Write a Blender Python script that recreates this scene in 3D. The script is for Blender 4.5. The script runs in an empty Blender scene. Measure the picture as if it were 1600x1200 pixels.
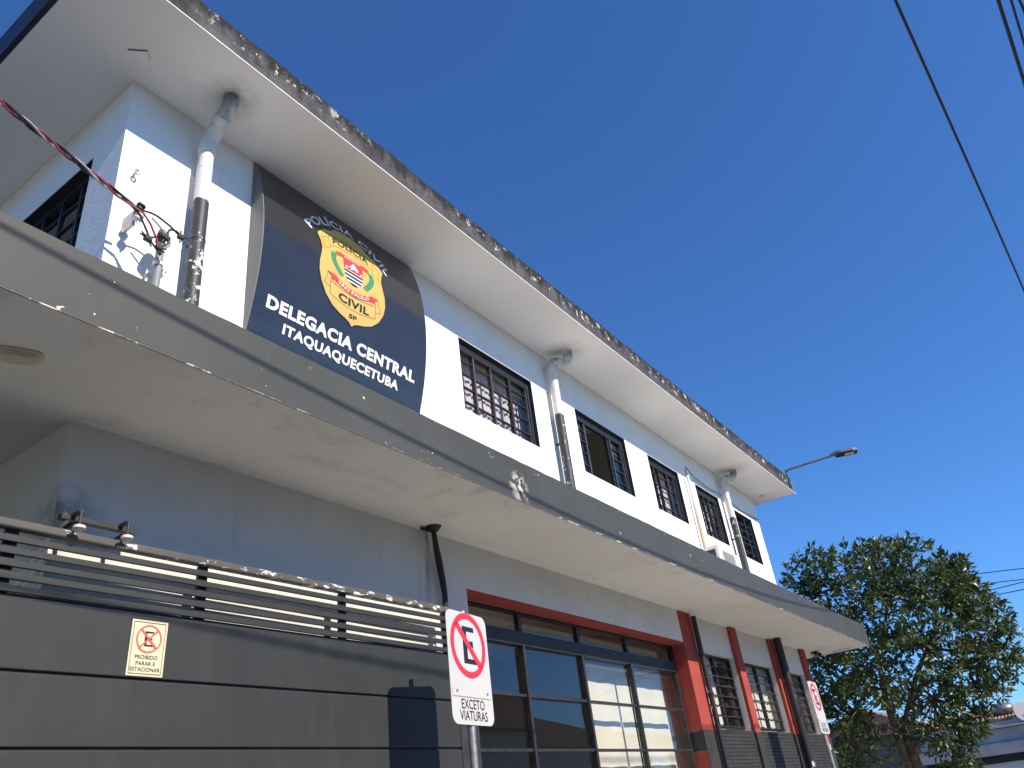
import bpy, bmesh, math, random
from mathutils import Vector, Matrix
random.seed(7)
sc = bpy.context.scene
COL = sc.collection
# ------------------------------------------------------------------ units
# The facade was surveyed in units of 4.5 m (distance camera - upper wall).
S = 4.5
Z0 = 1.65                    # eye height above the pavement
M = 1.0 / S                  # one metre in survey units

def W(x, y, z):
    return Vector((x * S, y * S, z * S + Z0))

# ------------------------------------------------------------------ camera
yaw, pitch, roll = (math.radians(a) for a in (58.2014, 29.6456, -7.6508))
fwd = Vector((math.sin(yaw) * math.cos(pitch), math.cos(yaw) * math.cos(pitch), math.sin(pitch)))
rgt = Vector((math.cos(yaw), -math.sin(yaw), 0))
upv = rgt.cross(fwd)
r2 = math.cos(roll) * rgt + math.sin(roll) * upv
u2 = -math.sin(roll) * rgt + math.cos(roll) * upv
cam_d = bpy.data.cameras.new('camera')
cam = bpy.data.objects.new('camera', cam_d)
COL.objects.link(cam)
cam.matrix_world = Matrix(((r2.x, u2.x, -fwd.x, 0), (r2.y, u2.y, -fwd.y, 0), (r2.z, u2.z, -fwd.z, Z0), (0, 0, 0, 1)))
cam_d.sensor_width = 36
cam_d.lens = 1217.9 / 1600 * 36
cam_d.clip_start = 0.05
cam_d.clip_end = 3000
sc.camera = cam

# ------------------------------------------------------------------ light
SUN = Vector((0.05, 1.0, -0.70)).normalized()          # direction the light travels
elev = math.asin(-SUN.z)
world = bpy.data.worlds.new('World')
sc.world = world
world.use_nodes = True
wn = world.node_tree
bg = wn.nodes['Background']
sky = wn.nodes.new('ShaderNodeTexSky')
sky.sky_type = 'NISHITA'
sky.sun_disc = False
sky.sun_elevation = elev
sky.sun_rotation = math.atan2(-SUN.x, -SUN.y)
sky.altitude = 700
sky.air_density = 1.0
sky.dust_density = 0.25
sky.ozone_density = 3.5
tint = wn.nodes.new('ShaderNodeMix'); tint.data_type = 'RGBA'; tint.blend_type = 'MULTIPLY'
tint.inputs[0].default_value = 1.0
tint.inputs[7].default_value = (.62, 1.08, 1.62, 1)      # the deep saturated blue of this winter sky
wn.links.new(sky.outputs[0], tint.inputs[6])
wn.links.new(tint.outputs[2], bg.inputs[0])
bg.inputs[1].default_value = 0.088
sd = bpy.data.lights.new('sun', 'SUN')
sd.energy = 4.7
sd.angle = math.radians(0.53)
sd.color = (1.0, 0.885, 0.74)
sun = bpy.data.objects.new('sun', sd)
COL.objects.link(sun)
sun.rotation_euler = SUN.to_track_quat('-Z', 'Y').to_euler()
sun.location = (0, -20, 30)
sc.view_settings.view_transform = 'Standard'
sc.view_settings.look = 'None'
sc.view_settings.gamma = 1
sc.view_settings.exposure = 0.45
sc.view_settings.use_curve_mapping = False
sc.render.engine = 'CYCLES'
sc.cycles.use_denoising = True
sc.cycles.max_bounces = 8
sc.cycles.diffuse_bounces = 4
sc.cycles.transparent_max_bounces = 16

# ------------------------------------------------------------------ node helpers
class Mat:
    def __init__(s, name, base=(.5, .5, .5), rough=.6, spec=.4, metal=0.0, coat=0.0):
        s.m = bpy.data.materials.new(name)
        s.m.use_nodes = True
        s.t = s.m.node_tree
        s.b = s.t.nodes['Principled BSDF']
        s.set('Base Color', (*base, 1)); s.set('Roughness', rough)
        s.set('Specular IOR Level', spec); s.set('Metallic', metal); s.set('Coat Weight', coat)
        s.tc = s.t.nodes.new('ShaderNodeTexCoord').outputs['Object']
        s.gp = s.t.nodes.new('ShaderNodeNewGeometry')
        s.pos = s.gp.outputs['Position']
    def set(s, n, v):
        s.b.inputs[n].default_value = v
    def link(s, a, b):
        s.t.links.new(a, b)
    def inp(s, n, out):
        s.link(out, s.b.inputs[n])
    def noise(s, scale, detail=4, rough=.55, vec=None, dist=0, stretch=None):
        n = s.t.nodes.new('ShaderNodeTexNoise')
        n.inputs['Scale'].default_value = scale; n.inputs['Detail'].default_value = detail
        n.inputs['Roughness'].default_value = rough; n.inputs['Distortion'].default_value = dist
        v = vec or s.pos
        if stretch:
            mp = s.t.nodes.new('ShaderNodeMapping')
            mp.inputs['Scale'].default_value = stretch
            s.link(v, mp.inputs['Vector']); v = mp.outputs[0]
        s.link(v, n.inputs['Vector'])
        return n.outputs['Fac']
    def ramp(s, f, a, b, lo=0.0, hi=1.0):
        r = s.t.nodes.new('ShaderNodeMapRange')
        r.inputs['From Min'].default_value = a; r.inputs['From Max'].default_value = b
        r.inputs['To Min'].default_value = lo; r.inputs['To Max'].default_value = hi
        s.link(f, r.inputs['Value'])
        return r.outputs[0]
    def math(s, op, a, b=0.0):
        n = s.t.nodes.new('ShaderNodeMath'); n.operation = op
        for i, v in enumerate((a, b)):
            if isinstance(v, (int, float)): n.inputs[i].default_value = v
            else: s.link(v, n.inputs[i])
        return n.outputs[0]
    def mix(s, f, a, b):
        n = s.t.nodes.new('ShaderNodeMix'); n.data_type = 'RGBA'
        if isinstance(f, (int, float)): n.inputs[0].default_value = f
        else: s.link(f, n.inputs[0])
        for i, v in ((6, a), (7, b)):
            if isinstance(v, tuple): n.inputs[i].default_value = (*v, 1)
            else: s.link(v, n.inputs[i])
        return n.outputs[2]
    def sep(s, v=None):
        n = s.t.nodes.new('ShaderNodeSeparateXYZ'); s.link(v or s.pos, n.inputs[0])
        return n.outputs
    def bump(s, h, strength=.3, dist=.01):
        n = s.t.nodes.new('ShaderNodeBump')
        n.inputs['Strength'].default_value = strength; n.inputs['Distance'].default_value = dist
        s.link(h, n.inputs['Height'])
        s.link(n.outputs[0], s.b.inputs['Normal'])
    def dist_to(s, p):
        n = s.t.nodes.new('ShaderNodeVectorMath'); n.operation = 'DISTANCE'
        s.link(s.pos, n.inputs[0]); n.inputs[1].default_value = p
        return n.outputs['Value']
    def color(s, out):
        s.inp('Base Color', out)

MATS = {}
def simple(name, base, rough=.6, spec=.4, metal=0.0, var=.15, scale=6, bumpy=0.0, coat=0.0):
    m = Mat(name, base, rough, spec, metal, coat)
    n = m.noise(scale, 5)
    dark = tuple(c * (1 - var) for c in base); light = tuple(min(1, c * (1 + var)) for c in base)
    m.color(m.mix(m.ramp(n, .3, .7), dark, light))
    if bumpy: m.bump(m.noise(scale * 12, 3), bumpy, .004)
    MATS[name] = m.m
    return m.m

# white painted render (walls): fine roller texture, faint grime streaks
m = Mat('white_render', (.8, .8, .78), .75, .25)
n1 = m.noise(2.2, 5); n2 = m.noise(9, 4, stretch=(1, 1, .12))
c = m.mix(m.ramp(n1, .35, .7), (.83, .815, .77), (.87, .86, .83))
c = m.mix(m.ramp(n2, .60, .82, 0, .22), c, (.55, .53, .49))
m.color(c)
m.bump(m.math('ADD', m.noise(55, 3), m.math('MULTIPLY', m.noise(5, 3), 2.0)), .35, .006)
MATS['white_render'] = m.m

# lower storey render, older paint, slightly greyer
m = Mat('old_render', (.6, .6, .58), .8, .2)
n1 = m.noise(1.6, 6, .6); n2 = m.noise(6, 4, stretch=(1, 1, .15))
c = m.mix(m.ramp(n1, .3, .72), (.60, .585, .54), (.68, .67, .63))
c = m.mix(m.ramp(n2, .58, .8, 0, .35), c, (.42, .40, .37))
# damp black streaks under the leaking hose and worn patch at the corner
sx = m.sep()
dx = m.math('ABSOLUTE', m.math('SUBTRACT', sx[0], m.math('ADD', 5.42, m.math('MULTIPLY', m.math('SUBTRACT', 4.15, sx[2]), -.10))))
st = m.math('MULTIPLY', m.ramp(dx, .02, .14, 1, 0), m.ramp(sx[2], 3.45, 4.1, .2, 1))
st = m.math('MULTIPLY', st, m.ramp(m.noise(14, 4, stretch=(1, 1, .15)), .42, .6))
c = m.mix(m.math('MULTIPLY', st, .75), c, (.05, .048, .045))
st2 = m.math('MULTIPLY', m.ramp(m.dist_to((2.12, 4.5, 3.47)), .05, .32, 1, 0), m.ramp(m.noise(9, 5), .4, .62))
c = m.mix(m.math('MULTIPLY', st2, .8), c, (.16, .16, .16))
m.color(c)
m.bump(m.math('ADD', m.noise(60, 3), m.math('MULTIPLY', m.noise(4, 4), 2.5)), .4, .006)
MATS['old_render'] = m.m

# roof soffit
m = Mat('soffit_white', (.7, .69, .66), .85, .15)
n1 = m.noise(.9, 5)
c = m.mix(m.ramp(n1, .35, .68), (.86, .85, .81), (.91, .90, .87))
for p, r in (((2.68, 4.06, 7.31), .28), ((8.27, 4.2, 7.31), .35), ((14.5, 4.2, 7.31), .42)):
    k = m.math('MULTIPLY', m.ramp(m.dist_to(p), .05, r, 1, 0), m.ramp(m.noise(12, 4), .3, .6, .35, 1))
    c = m.mix(m.math('MULTIPLY', k, .5), c, (.14, .135, .13))
m.color(c)
m.bump(m.noise(40, 3), .12, .004)
MATS['soffit_white'] = m.m

# canopy soffit: stained, patchy, brownish water marks
m = Mat('soffit_stained', (.6, .58, .54), .85, .15)
n1 = m.noise(.8, 6, .6); n2 = m.noise(2.6, 6, .65, dist=.6); n3 = m.noise(1.2, 5, .6, stretch=(.5, 1.8, 1))
c = m.mix(m.ramp(n1, .32, .68), (.71, .695, .64), (.78, .77, .73))
c = m.mix(m.ramp(n2, .58, .78, 0, .42), c, (.36, .30, .22))
c = m.mix(m.ramp(n3, .60, .75, 0, .35), c, (.30, .28, .25))
sy = m.sep()
edge = m.ramp(sy[1], 3.5, 3.75, 1, 0)
c = m.mix(m.math('MULTIPLY', edge, m.ramp(n2, .50, .70, 0, .30)), c, (.22, .19, .15))
m.color(c)
m.bump(m.math('ADD', m.noise(35, 3), m.math('MULTIPLY', m.noise(3, 4), 3)), .2, .005)
MATS['soffit_stained'] = m.m

# canopy fascia: dark grey paint, small white chips, dark damp patches
m = Mat('grey_fascia', (.1, .1, .1), .6, .35)
n1 = m.noise(1.3, 5); n2 = m.noise(3.2, 6, .65)
c = m.mix(m.ramp(n1, .3, .7), (.050, .054, .051), (.066, .070, .066))
c = m.mix(m.ramp(n2, .60, .75, 0, .6), c, (.055, .055, .05))
chip = m.math('MULTIPLY', m.ramp(m.noise(24, 3, .5), .715, .73), m.ramp(m.noise(1.7, 2), .47, .56))
d = m.dist_to((5.51, 3.49, 4.30)); spot = m.math('MULTIPLY', m.ramp(d, .05, .17, 1, 0), m.ramp(m.noise(14, 5, .7), .47, .52))
sz = m.sep()
lip = m.math('MULTIPLY', m.ramp(sz[2], 4.168, 4.172, 1, 0), m.ramp(m.noise(4, 4, .7), .56, .60))
white = m.math('MAXIMUM', m.math('MAXIMUM', chip, spot), lip)
dk = m.math('MULTIPLY', m.ramp(d, .05, .55, 1, 0), m.ramp(m.noise(5, 5), .4, .6))
c = m.mix(m.math('MULTIPLY', dk, .7), c, (.05, .048, .045))
m.color(m.mix(white, c, (.66, .62, .53)))
m.bump(m.math('SUBTRACT', m.math('MULTIPLY', m.noise(8, 5), .6), white), .35, .006)
MATS['grey_fascia'] = m.m

# roof fascia: black mould on old grey paint with white flaking
m = Mat('mould_fascia', (.1, .1, .1), .85, .2)
n1 = m.noise(2.4, 7, .7); n2 = m.noise(7, 6, .7, stretch=(1, 1, .5)); sz = m.sep()
hh = m.ramp(sz[2], 7.32, 7.66)
c = m.mix(m.ramp(n1, .38, .62), (.052, .050, .053), (.115, .112, .116))
blk = m.math('ADD', m.math('MULTIPLY', hh, .30), m.math('SUBTRACT', n2, .5))
c = m.mix(m.ramp(blk, .08, .26), c, (.022, .021, .020))
fl = m.math('MULTIPLY', m.ramp(m.noise(9, 6, .74), .575, .595), m.ramp(m.noise(.9, 3), .44, .54))
band = m.math('MULTIPLY', m.ramp(hh, .30, .50), m.ramp(hh, .90, .75))
fl = m.math('MULTIPLY', fl, band)
c = m.mix(fl, c, (.70, .68, .62))
m.color(c)
m.bump(m.math('ADD', m.noise(22, 5), m.math('MULTIPLY', n2, 2)), .7, .01)
MATS['mould_fascia'] = m.m
m = Mat('worn_lip', (.1, .1, .1), .7, .3)
m.color(m.mix(m.math('MULTIPLY', m.ramp(m.noise(5, 5, .7), .53, .58), m.ramp(m.noise(.8, 2), .46, .56)), (.11, .105, .10), (.72, .70, .65)))
MATS['worn_lip'] = m.m
simple('white_lip', (.78, .77, .74), .8, .2, var=.1)
simple('navy_paint', (.018, .024, .045), .5, .35, var=.2, scale=3)
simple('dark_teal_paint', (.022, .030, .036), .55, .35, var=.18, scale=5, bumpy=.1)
simple('frame_paint', (.030, .036, .044), .45, .45, var=.25, scale=8)
simple('black_steel', (.024, .024, .027), .5, .45, var=.35, scale=14)
simple('blue_grey_bar', (.055, .068, .085), .5, .4, var=.25, scale=10)
simple('brick_red_paint', (.33, .062, .050), .75, .2, var=.12, scale=4, bumpy=.12)
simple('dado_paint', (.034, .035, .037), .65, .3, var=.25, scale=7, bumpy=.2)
simple('asphalt', (.31, .285, .24), .9, .2, var=.25, scale=8, bumpy=.5)
simple('bounce_concrete', (.53, .51, .45), .9, .15, var=.1, scale=2, bumpy=.2)  # pale tone picked to throw sunlight up at the soffits
simple('pavement_concrete', (.58, .54, .45), .9, .2, var=.18, scale=3, bumpy=.3)
simple('ground_soil', (.22, .20, .16), .95, .1, var=.2, scale=.5)
simple('interior_paint', (.50, .48, .44), .9, .1, var=.06)
simple('interior_floor', (.20, .18, .16), .6, .3, var=.1)
simple('pvc_white', (.72, .71, .68), .45, .4, var=.08)
simple('bounce_grey', (.44, .43, .40), .95, .05, var=.2)  # grey for the unseen canopy top, picked for the light it bounces
simple('bounce_cut_dark', (.08, .078, .074), .95, .03, var=.3)  # dark tone for the unseen canopy top, keeps bounced light low
simple('header_paint', (.012, .016, .020), .5, .35, var=.2)
simple('black_rubber', (.018, .018, .02), .5, .4, var=.3)
simple('red_cable', (.30, .045, .07), .5, .4, var=.2)
simple('grey_cable', (.36, .37, .38), .5, .4, var=.25)
simple('galvanised', (.42, .43, .44), .42, .5, .75, var=.3, scale=14)
simple('grey_conduit', (.26, .275, .29), .55, .4, var=.15)
simple('ceramic', (.62, .61, .57), .4, .5, var=.2, scale=30)
simple('lamp_grey', (.16, .17, .19), .45, .4, .1, var=.1)
simple('lamp_dark', (.02, .022, .03), .3, .5, var=.1)
simple('led_panel', (.55, .56, .50), .3, .5, var=.05)
simple('cream_plastic', (.60, .52, .38), .5, .4, var=.08)
simple('ac_white', (.74, .73, .70), .5, .4, var=.08)
simple('ac_grille', (.45, .45, .43), .5, .4, var=.1)
simple('blind_fabric', (.74, .62, .56), .9, .1, var=.06, scale=3)
simple('curtain_fabric', (.80, .78, .70), .85, .2, var=.06, scale=2)
simple('sign_white', (.55, .55, .54), .35, .5, var=.04, scale=2)
simple('sign_red', (.70, .03, .05), .35, .5, var=.04)
simple('sign_black', (.014, .014, .016), .4, .5, var=.1)
simple('sticker_cream', (.66, .60, .42), .45, .4, var=.04)
simple('sticker_red', (.72, .12, .10), .45, .4, var=.06)
simple('gold_print', (.60, .43, .12), .35, .5, var=.04)
simple('gold_line', (.17, .10, .02), .5, .4, var=.04)
simple('white_print', (.82, .82, .82), .35, .5, var=.03)
simple('crest_red', (.62, .05, .05), .4, .5, var=.05)
simple('crest_green', (.04, .27, .12), .4, .5, var=.3, scale=40)
simple('bark', (.17, .125, .085), .9, .2, var=.45, scale=9, bumpy=.9)
simple('house_concrete', (.42, .42, .42), .85, .2, var=.2, scale=1.2, bumpy=.2)
simple('house_white', (.72, .72, .70), .85, .2, var=.08)
simple('house_ochre', (.46, .36, .22), .85, .2, var=.1)
simple('roof_tile', (.28, .17, .12), .85, .2, var=.35, scale=5)
simple('zinc', (.22, .22, .23), .45, .5, .5, var=.3)
simple('dish_grey', (.30, .31, .33), .5, .4, var=.06)

# glossy panel of the wall sign
m = Mat('sign_panel', (.012, .017, .030), .16, .5, 0, .3)
m.set('Coat Roughness', .08)
m.color(m.mix(m.ramp(m.noise(1.5, 4), .35, .7), (.022, .025, .031), (.030, .033, .040)))
m.inp('Roughness', m.ramp(m.noise(3, 5), .3, .7, .10, .20))
m.bump(m.noise(2.2, 2), .05, .01)
MATS['sign_panel'] = m.m
m = Mat('sign_side', (.17, .175, .18), .5, .4)
wh = m.ramp(m.noise(30, 4, .7), .70, .73)
m.color(m.mix(wh, (.17, .175, .18), (.6, .6, .58)))
MATS['sign_side'] = m.m

# gate paint: chalky dark grey, scratched along the top rail
m = Mat('gate_paint', (.09, .09, .09), .55, .4)
n1 = m.noise(1.8, 5); n2 = m.noise(5, 5, stretch=(1, 1, .2))
c = m.mix(m.ramp(n1, .3, .7), (.0225, .0255, .0260), (.0290, .0325, .0325))
c = m.mix(m.ramp(n2, .55, .8, 0, .10), c, (.13, .13, .125))
m.color(c)
m.bump(m.noise(1.4, 3), .12, .02)
MATS['gate_paint'] = m.m
m = Mat('gate_rail_paint', (.13, .13, .12), .5, .4)
sx = m.sep()
thr = m.ramp(sx[0], 1.8, 4.2, 0, .10)
pk = m.ramp(m.math('ADD', m.noise(20, 6, .72, stretch=(.45, 1, 1)), thr), .63, .655)
c = m.mix(m.ramp(m.noise(3, 4), .3, .7), (.070, .070, .064), (.095, .094, .085))
m.color(m.mix(pk, c, (.75, .74, .72)))
m.bump(pk, .4, .004)
MATS['gate_rail_paint'] = m.m

# downpipe: white on top, dark flaking paint on the lower length
m = Mat('downpipe_paint', (.7, .7, .68), .5, .35)
sz = m.sep()
n = m.noise(14, 6, .7)
low = m.ramp(m.math('ADD', sz[2], m.math('MULTIPLY', m.noise(18, 3), .06)), 6.36, 6.375, 1, 0)
flake = m.ramp(m.math('ADD', n, m.ramp(m.noise(1.2, 2), .35, .65, -.05, .05)), .60, .62, 1, 0)
w = m.mix(m.ramp(m.noise(5, 5), .35, .7), (.66, .65, .61), (.76, .755, .73))
w = m.mix(m.math('MULTIPLY', m.ramp(sz[2], 6.95, 7.25), m.ramp(m.noise(7, 5), .40, .60)), w, (.22, .215, .205))
m.color(m.mix(m.math('MULTIPLY', low, flake), w, (.045, .048, .055)))
m.bump(n, .3, .004)
MATS['downpipe_paint'] = m.m
m = Mat('black_pipe', (.02, .02, .023), .45, .45)
fl = m.math('MULTIPLY', m.ramp(m.noise(9, 5, .65, stretch=(1, 1, .45)), .62, .64), m.ramp(m.sep()[2], 3.25, 3.1))
m.color(m.mix(fl, (.02, .02, .023), (.6, .59, .55)))
MATS['black_pipe'] = m.m
m = Mat('rusty_conduit', (.75, .74, .7), .5, .4)
m.color(m.mix(m.ramp(m.math('ADD', m.sep()[2], m.noise(4, 3)), 6.2, 6.75, 1, 0), (.75, .74, .7), (.50, .37, .25)))
MATS['rusty_conduit'] = m.m

# window glass: clear sheet with a mirror share, light dust
def glass(name, tint, mirror, rough=.01):
    m = bpy.data.materials.new(name); m.use_nodes = True
    t = m.node_tree; t.nodes.clear()
    out = t.nodes.new('ShaderNodeOutputMaterial')
    tr = t.nodes.new('ShaderNodeBsdfTransparent'); tr.inputs[0].default_value = (*tint, 1)
    gl = t.nodes.new('ShaderNodeBsdfGlossy'); gl.inputs['Roughness'].default_value = rough
    gl.inputs[0].default_value = (1, 1, 1, 1)
    fr = t.nodes.new('ShaderNodeFresnel')
    gb = t.nodes.new('ShaderNodeNewGeometry'); mr = t.nodes.new('ShaderNodeMapRange')
    mr.inputs['To Min'].default_value = mirror; mr.inputs['To Max'].default_value = 1 / mirror   # same sheet from both sides
    t.links.new(gb.outputs['Backfacing'], mr.inputs['Value']); t.links.new(mr.outputs[0], fr.inputs[0])
    mx = t.nodes.new('ShaderNodeMixShader')
    nz = t.nodes.new('ShaderNodeTexNoise'); nz.inputs['Scale'].default_value = 1.6; nz.inputs['Detail'].default_value = 1
    ge = t.nodes.new('ShaderNodeNewGeometry')
    t.links.new(ge.outputs['Position'], nz.inputs['Vector'])
    bp = t.nodes.new('ShaderNodeBump'); bp.inputs['Strength'].default_value = .02; bp.inputs['Distance'].default_value = .02
    t.links.new(nz.outputs['Fac'], bp.inputs['Height'])
    t.links.new(bp.outputs[0], gl.inputs['Normal'])
    t.links.new(fr.outputs[0], mx.inputs[0]); t.links.new(tr.outputs[0], mx.inputs[1]); t.links.new(gl.outputs[0], mx.inputs[2])
    t.links.new(mx.outputs[0], out.inputs[0])
    MATS[name] = m
glass('window_glass', (.86, .88, .88), 1.55)
glass('shop_glass', (.82, .83, .80), 1.7)

# leaves
m = Mat('leaf', (.05, .08, .02), .38, .5)
oi = m.t.nodes.new('ShaderNodeObjectInfo')
n = m.math('ADD', m.math('MULTIPLY', m.noise(.9, 2), .5), m.math('MULTIPLY', m.noise(5, 3), .5)); nn = m.noise(17, 2)
c = m.mix(m.ramp(n, .38, .62), (.032, .068, .016), (.125, .155, .045))
c = m.mix(m.ramp(nn, .64, .74, 0, .7), c, (.13, .12, .035))
m.color(c)
m.set('Transmission Weight', 0.0)
tl = m.t.nodes.new('ShaderNodeBsdfTranslucent'); m.link(c, tl.inputs[0])
mx = m.t.nodes.new('ShaderNodeMixShader'); mx.inputs[0].default_value = .22
om = m.t.nodes['Material Output']
m.link(m.b.outputs[0], mx.inputs[1]); m.link(tl.outputs[0], mx.inputs[2]); m.link(mx.outputs[0], om.inputs[0])
MATS['leaf'] = m.m

# ------------------------------------------------------------------ mesh helpers
ORG = {}
class MB:
    """collects geometry in survey units"""
    def __init__(s):
        s.v = []; s.f = []; s.mi = []
    def add(s, vs, fs, mi=0):
        o = len(s.v)
        s.v += [tuple(p) for p in vs]
        s.f += [tuple(i + o for i in f) for f in fs]
        s.mi += [mi] * len(fs)
        return s
    def box(s, x0, x1, y0, y1, z0, z1, mi=0):
        vs = [(x, y, z) for x in (x0, x1) for y in (y0, y1) for z in (z0, z1)]
        return s.add(vs, [(0, 1, 3, 2), (4, 6, 7, 5), (0, 4, 5, 1), (2, 3, 7, 6), (0, 2, 6, 4), (1, 5, 7, 3)], mi)
    def bar(s, p, q, w, h, up=(0, 0, 1), mi=0):
        p = Vector(p); q = Vector(q); d = (q - p).normalized()
        a = d.cross(Vector(up)).normalized() * w / 2; b = a.cross(d).normalized() * h / 2
        vs = [e + i * a + j * b for e in (p, q) for i, j in ((-1, -1), (1, -1), (1, 1), (-1, 1))]
        return s.add(vs, [(0, 1, 2, 3), (7, 6, 5, 4), (0, 4, 5, 1), (1, 5, 6, 2), (2, 6, 7, 3), (3, 7, 4, 0)], mi)
    def tube(s, pts, r, n=12, caps=True, mi=0):
        pts = [Vector(p) for p in pts]
        rs = r if isinstance(r, (list, tuple)) else [r] * len(pts)
        o = len(s.v); a = None
        for i, p in enumerate(pts):
            d = (pts[min(i + 1, len(pts) - 1)] - pts[max(i - 1, 0)]).normalized()
            if a is None:
                a = d.orthogonal().normalized()
            a = (a - d * a.dot(d)).normalized(); b = d.cross(a)
            for k in range(n):
                t = 2 * math.pi * k / n
                s.v.append(tuple(p + rs[i] * (math.cos(t) * a + math.sin(t) * b)))
        for i in range(len(pts) - 1):
            for k in range(n):
                k2 = (k + 1) % n
                s.f.append((o + i * n + k, o + i * n + k2, o + (i + 1) * n + k2, o + (i + 1) * n + k)); s.mi.append(mi)
        if caps:
            s.f.append(tuple(o + k for k in range(n))[::-1]); s.mi.append(mi)
            e = o + (len(pts) - 1) * n
            s.f.append(tuple(e + k for k in range(n))); s.mi.append(mi)
        return s
    def lathe(s, c, prof, axis=(0, 0, 1), n=20, mi=0):
        c = Vector(c); ax = Vector(axis).normalized(); a = ax.orthogonal().normalized(); b = ax.cross(a)
        o = len(s.v)
        for r, h in prof:
            for k in range(n):
                t = 2 * math.pi * k / n
                s.v.append(tuple(c + ax * h + r * (math.cos(t) * a + math.sin(t) * b)))
        for i in range(len(prof) - 1):
            for k in range(n):
                k2 = (k + 1) % n
                s.f.append((o + i * n + k, o + i * n + k2, o + (i + 1) * n + k2, o + (i + 1) * n + k)); s.mi.append(mi)
        s.f.append(tuple(o + k for k in range(n))[::-1]); s.mi.append(mi)
        e = o + (len(prof) - 1) * n
        s.f.append(tuple(e + k for k in range(n))); s.mi.append(mi)
        return s
    def build(s, name, mat, parent=None, bevel=0, smooth=False, fix=True):
        P = [Vector((x * S, y * S, z * S + Z0)) for x, y, z in s.v]
        lo = Vector([min(p[i] for p in P) for i in range(3)]); hi = Vector([max(p[i] for p in P) for i in range(3)])
        org = Vector(((lo.x + hi.x) / 2, (lo.y + hi.y) / 2, lo.z))
        me = bpy.data.meshes.new(name)
        me.from_pydata([p - org for p in P], [], s.f)
        mats = mat if isinstance(mat, (list, tuple)) else [mat]
        for k in mats: me.materials.append(MATS[k])
        for i, pl in enumerate(me.polygons):
            pl.material_index = s.mi[i]; pl.use_smooth = smooth
        if fix:
            bm = bmesh.new(); bm.from_mesh(me)
            bmesh.ops.remove_doubles(bm, verts=bm.verts, dist=1e-5)
            bmesh.ops.recalc_face_normals(bm, faces=bm.faces)
            bm.to_mesh(me); bm.free()
        if smooth:
            me.set_sharp_from_angle(angle=math.radians(40))
        return put(name, me, org, parent, bevel)

def put(name, me, org, parent=None, bevel=0):
    o = bpy.data.objects.new(name, me)
    COL.objects.link(o)
    ORG[o.name] = org
    if parent is not None:
        o.parent = parent
        o.location = org - ORG[parent.name]
    else:
        o.location = org
    if bevel:
        b = o.modifiers.new('bevel', 'BEVEL'); b.width = bevel; b.segments = 2
        b.limit_method = 'ANGLE'; b.angle_limit = math.radians(50)
    return o

def tag(o, label, cat, group=None):
    o['label'] = label; o['category'] = cat
    if group: o['group'] = group
    return o

def thing(name, label, cat, loc, rz=0, group=None, local=False):
    o = bpy.data.objects.new(name, None)
    COL.objects.link(o)
    o.empty_display_size = .2
    o.location = loc; o.rotation_euler = (0, 0, rz)
    ORG[o.name] = Vector((0, 0, 0)) if local else Vector(loc)
    return tag(o, label, cat, group)

def struct(o):
    o['kind'] = 'structure'; return o

def wall_mb(a0, a1, z0, z1, b0, b1, holes, axis='x'):
    """slab between b0..b1 with rectangular holes (a0,a1,z0,z1); axis = direction of a"""
    A = sorted({a0, a1} | {h[i] for h in holes for i in (0, 1)}); Z = sorted({z0, z1} | {h[i] for h in holes for i in (2, 3)})
    A = [a for a in A if a0 <= a <= a1]; Z = [z for z in Z if z0 <= z <= z1]
    solid = lambda i, j: 0 <= i < len(A) - 1 and 0 <= j < len(Z) - 1 and not any(
        h[0] - 1e-9 <= A[i] and A[i + 1] <= h[1] + 1e-9 and h[2] - 1e-9 <= Z[j] and Z[j + 1] <= h[3] + 1e-9 for h in holes)
    mb = MB()
    P = (lambda a, b, z: (a, b, z)) if axis == 'x' else (lambda a, b, z: (b, a, z))
    for i in range(len(A) - 1):
        for j in range(len(Z) - 1):
            if not solid(i, j): continue
            x0, x1, y0, y1 = A[i], A[i + 1], Z[j], Z[j + 1]
            for b in (b0, b1):
                mb.add([P(x0, b, y0), P(x1, b, y0), P(x1, b, y1), P(x0, b, y1)], [(0, 1, 2, 3)])
            for (di, dj, q) in ((-1, 0, ((x0, y0), (x0, y1))), (1, 0, ((x1, y0), (x1, y1))), (0, -1, ((x0, y0), (x1, y0))), (0, 1, ((x0, y1), (x1, y1)))):
                if not solid(i + di, j + dj):
                    (p, r), (u, w) = q
                    mb.add([P(p, b0, r), P(u, b0, w), P(u, b1, w), P(p, b1, r)], [(0, 1, 2, 3)])
    return mb

# ---- flat print: 2-D shapes (u, v) laid on a surface through a mapping function
def poly_mesh(polys, cut=None):
    bm = bmesh.new()
    for p in polys:
        vs = [bm.verts.new((u, v, 0)) for u, v in p]
        try: f = bm.faces.new(vs)
        except ValueError: continue
    bmesh.ops.triangulate(bm, faces=bm.faces[:])
    if cut: slice_v(bm, cut)
    return bm

def slice_v(bm, step):
    zs = [v.co.y for v in bm.verts]
    if not zs: return
    k = math.floor(min(zs) / step) + 1
    while k * step < max(zs):
        bmesh.ops.bisect_plane(bm, geom=bm.verts[:] + bm.edges[:] + bm.faces[:], plane_co=(0, k * step, 0), plane_no=(0, 1, 0))
        k += 1

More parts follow.
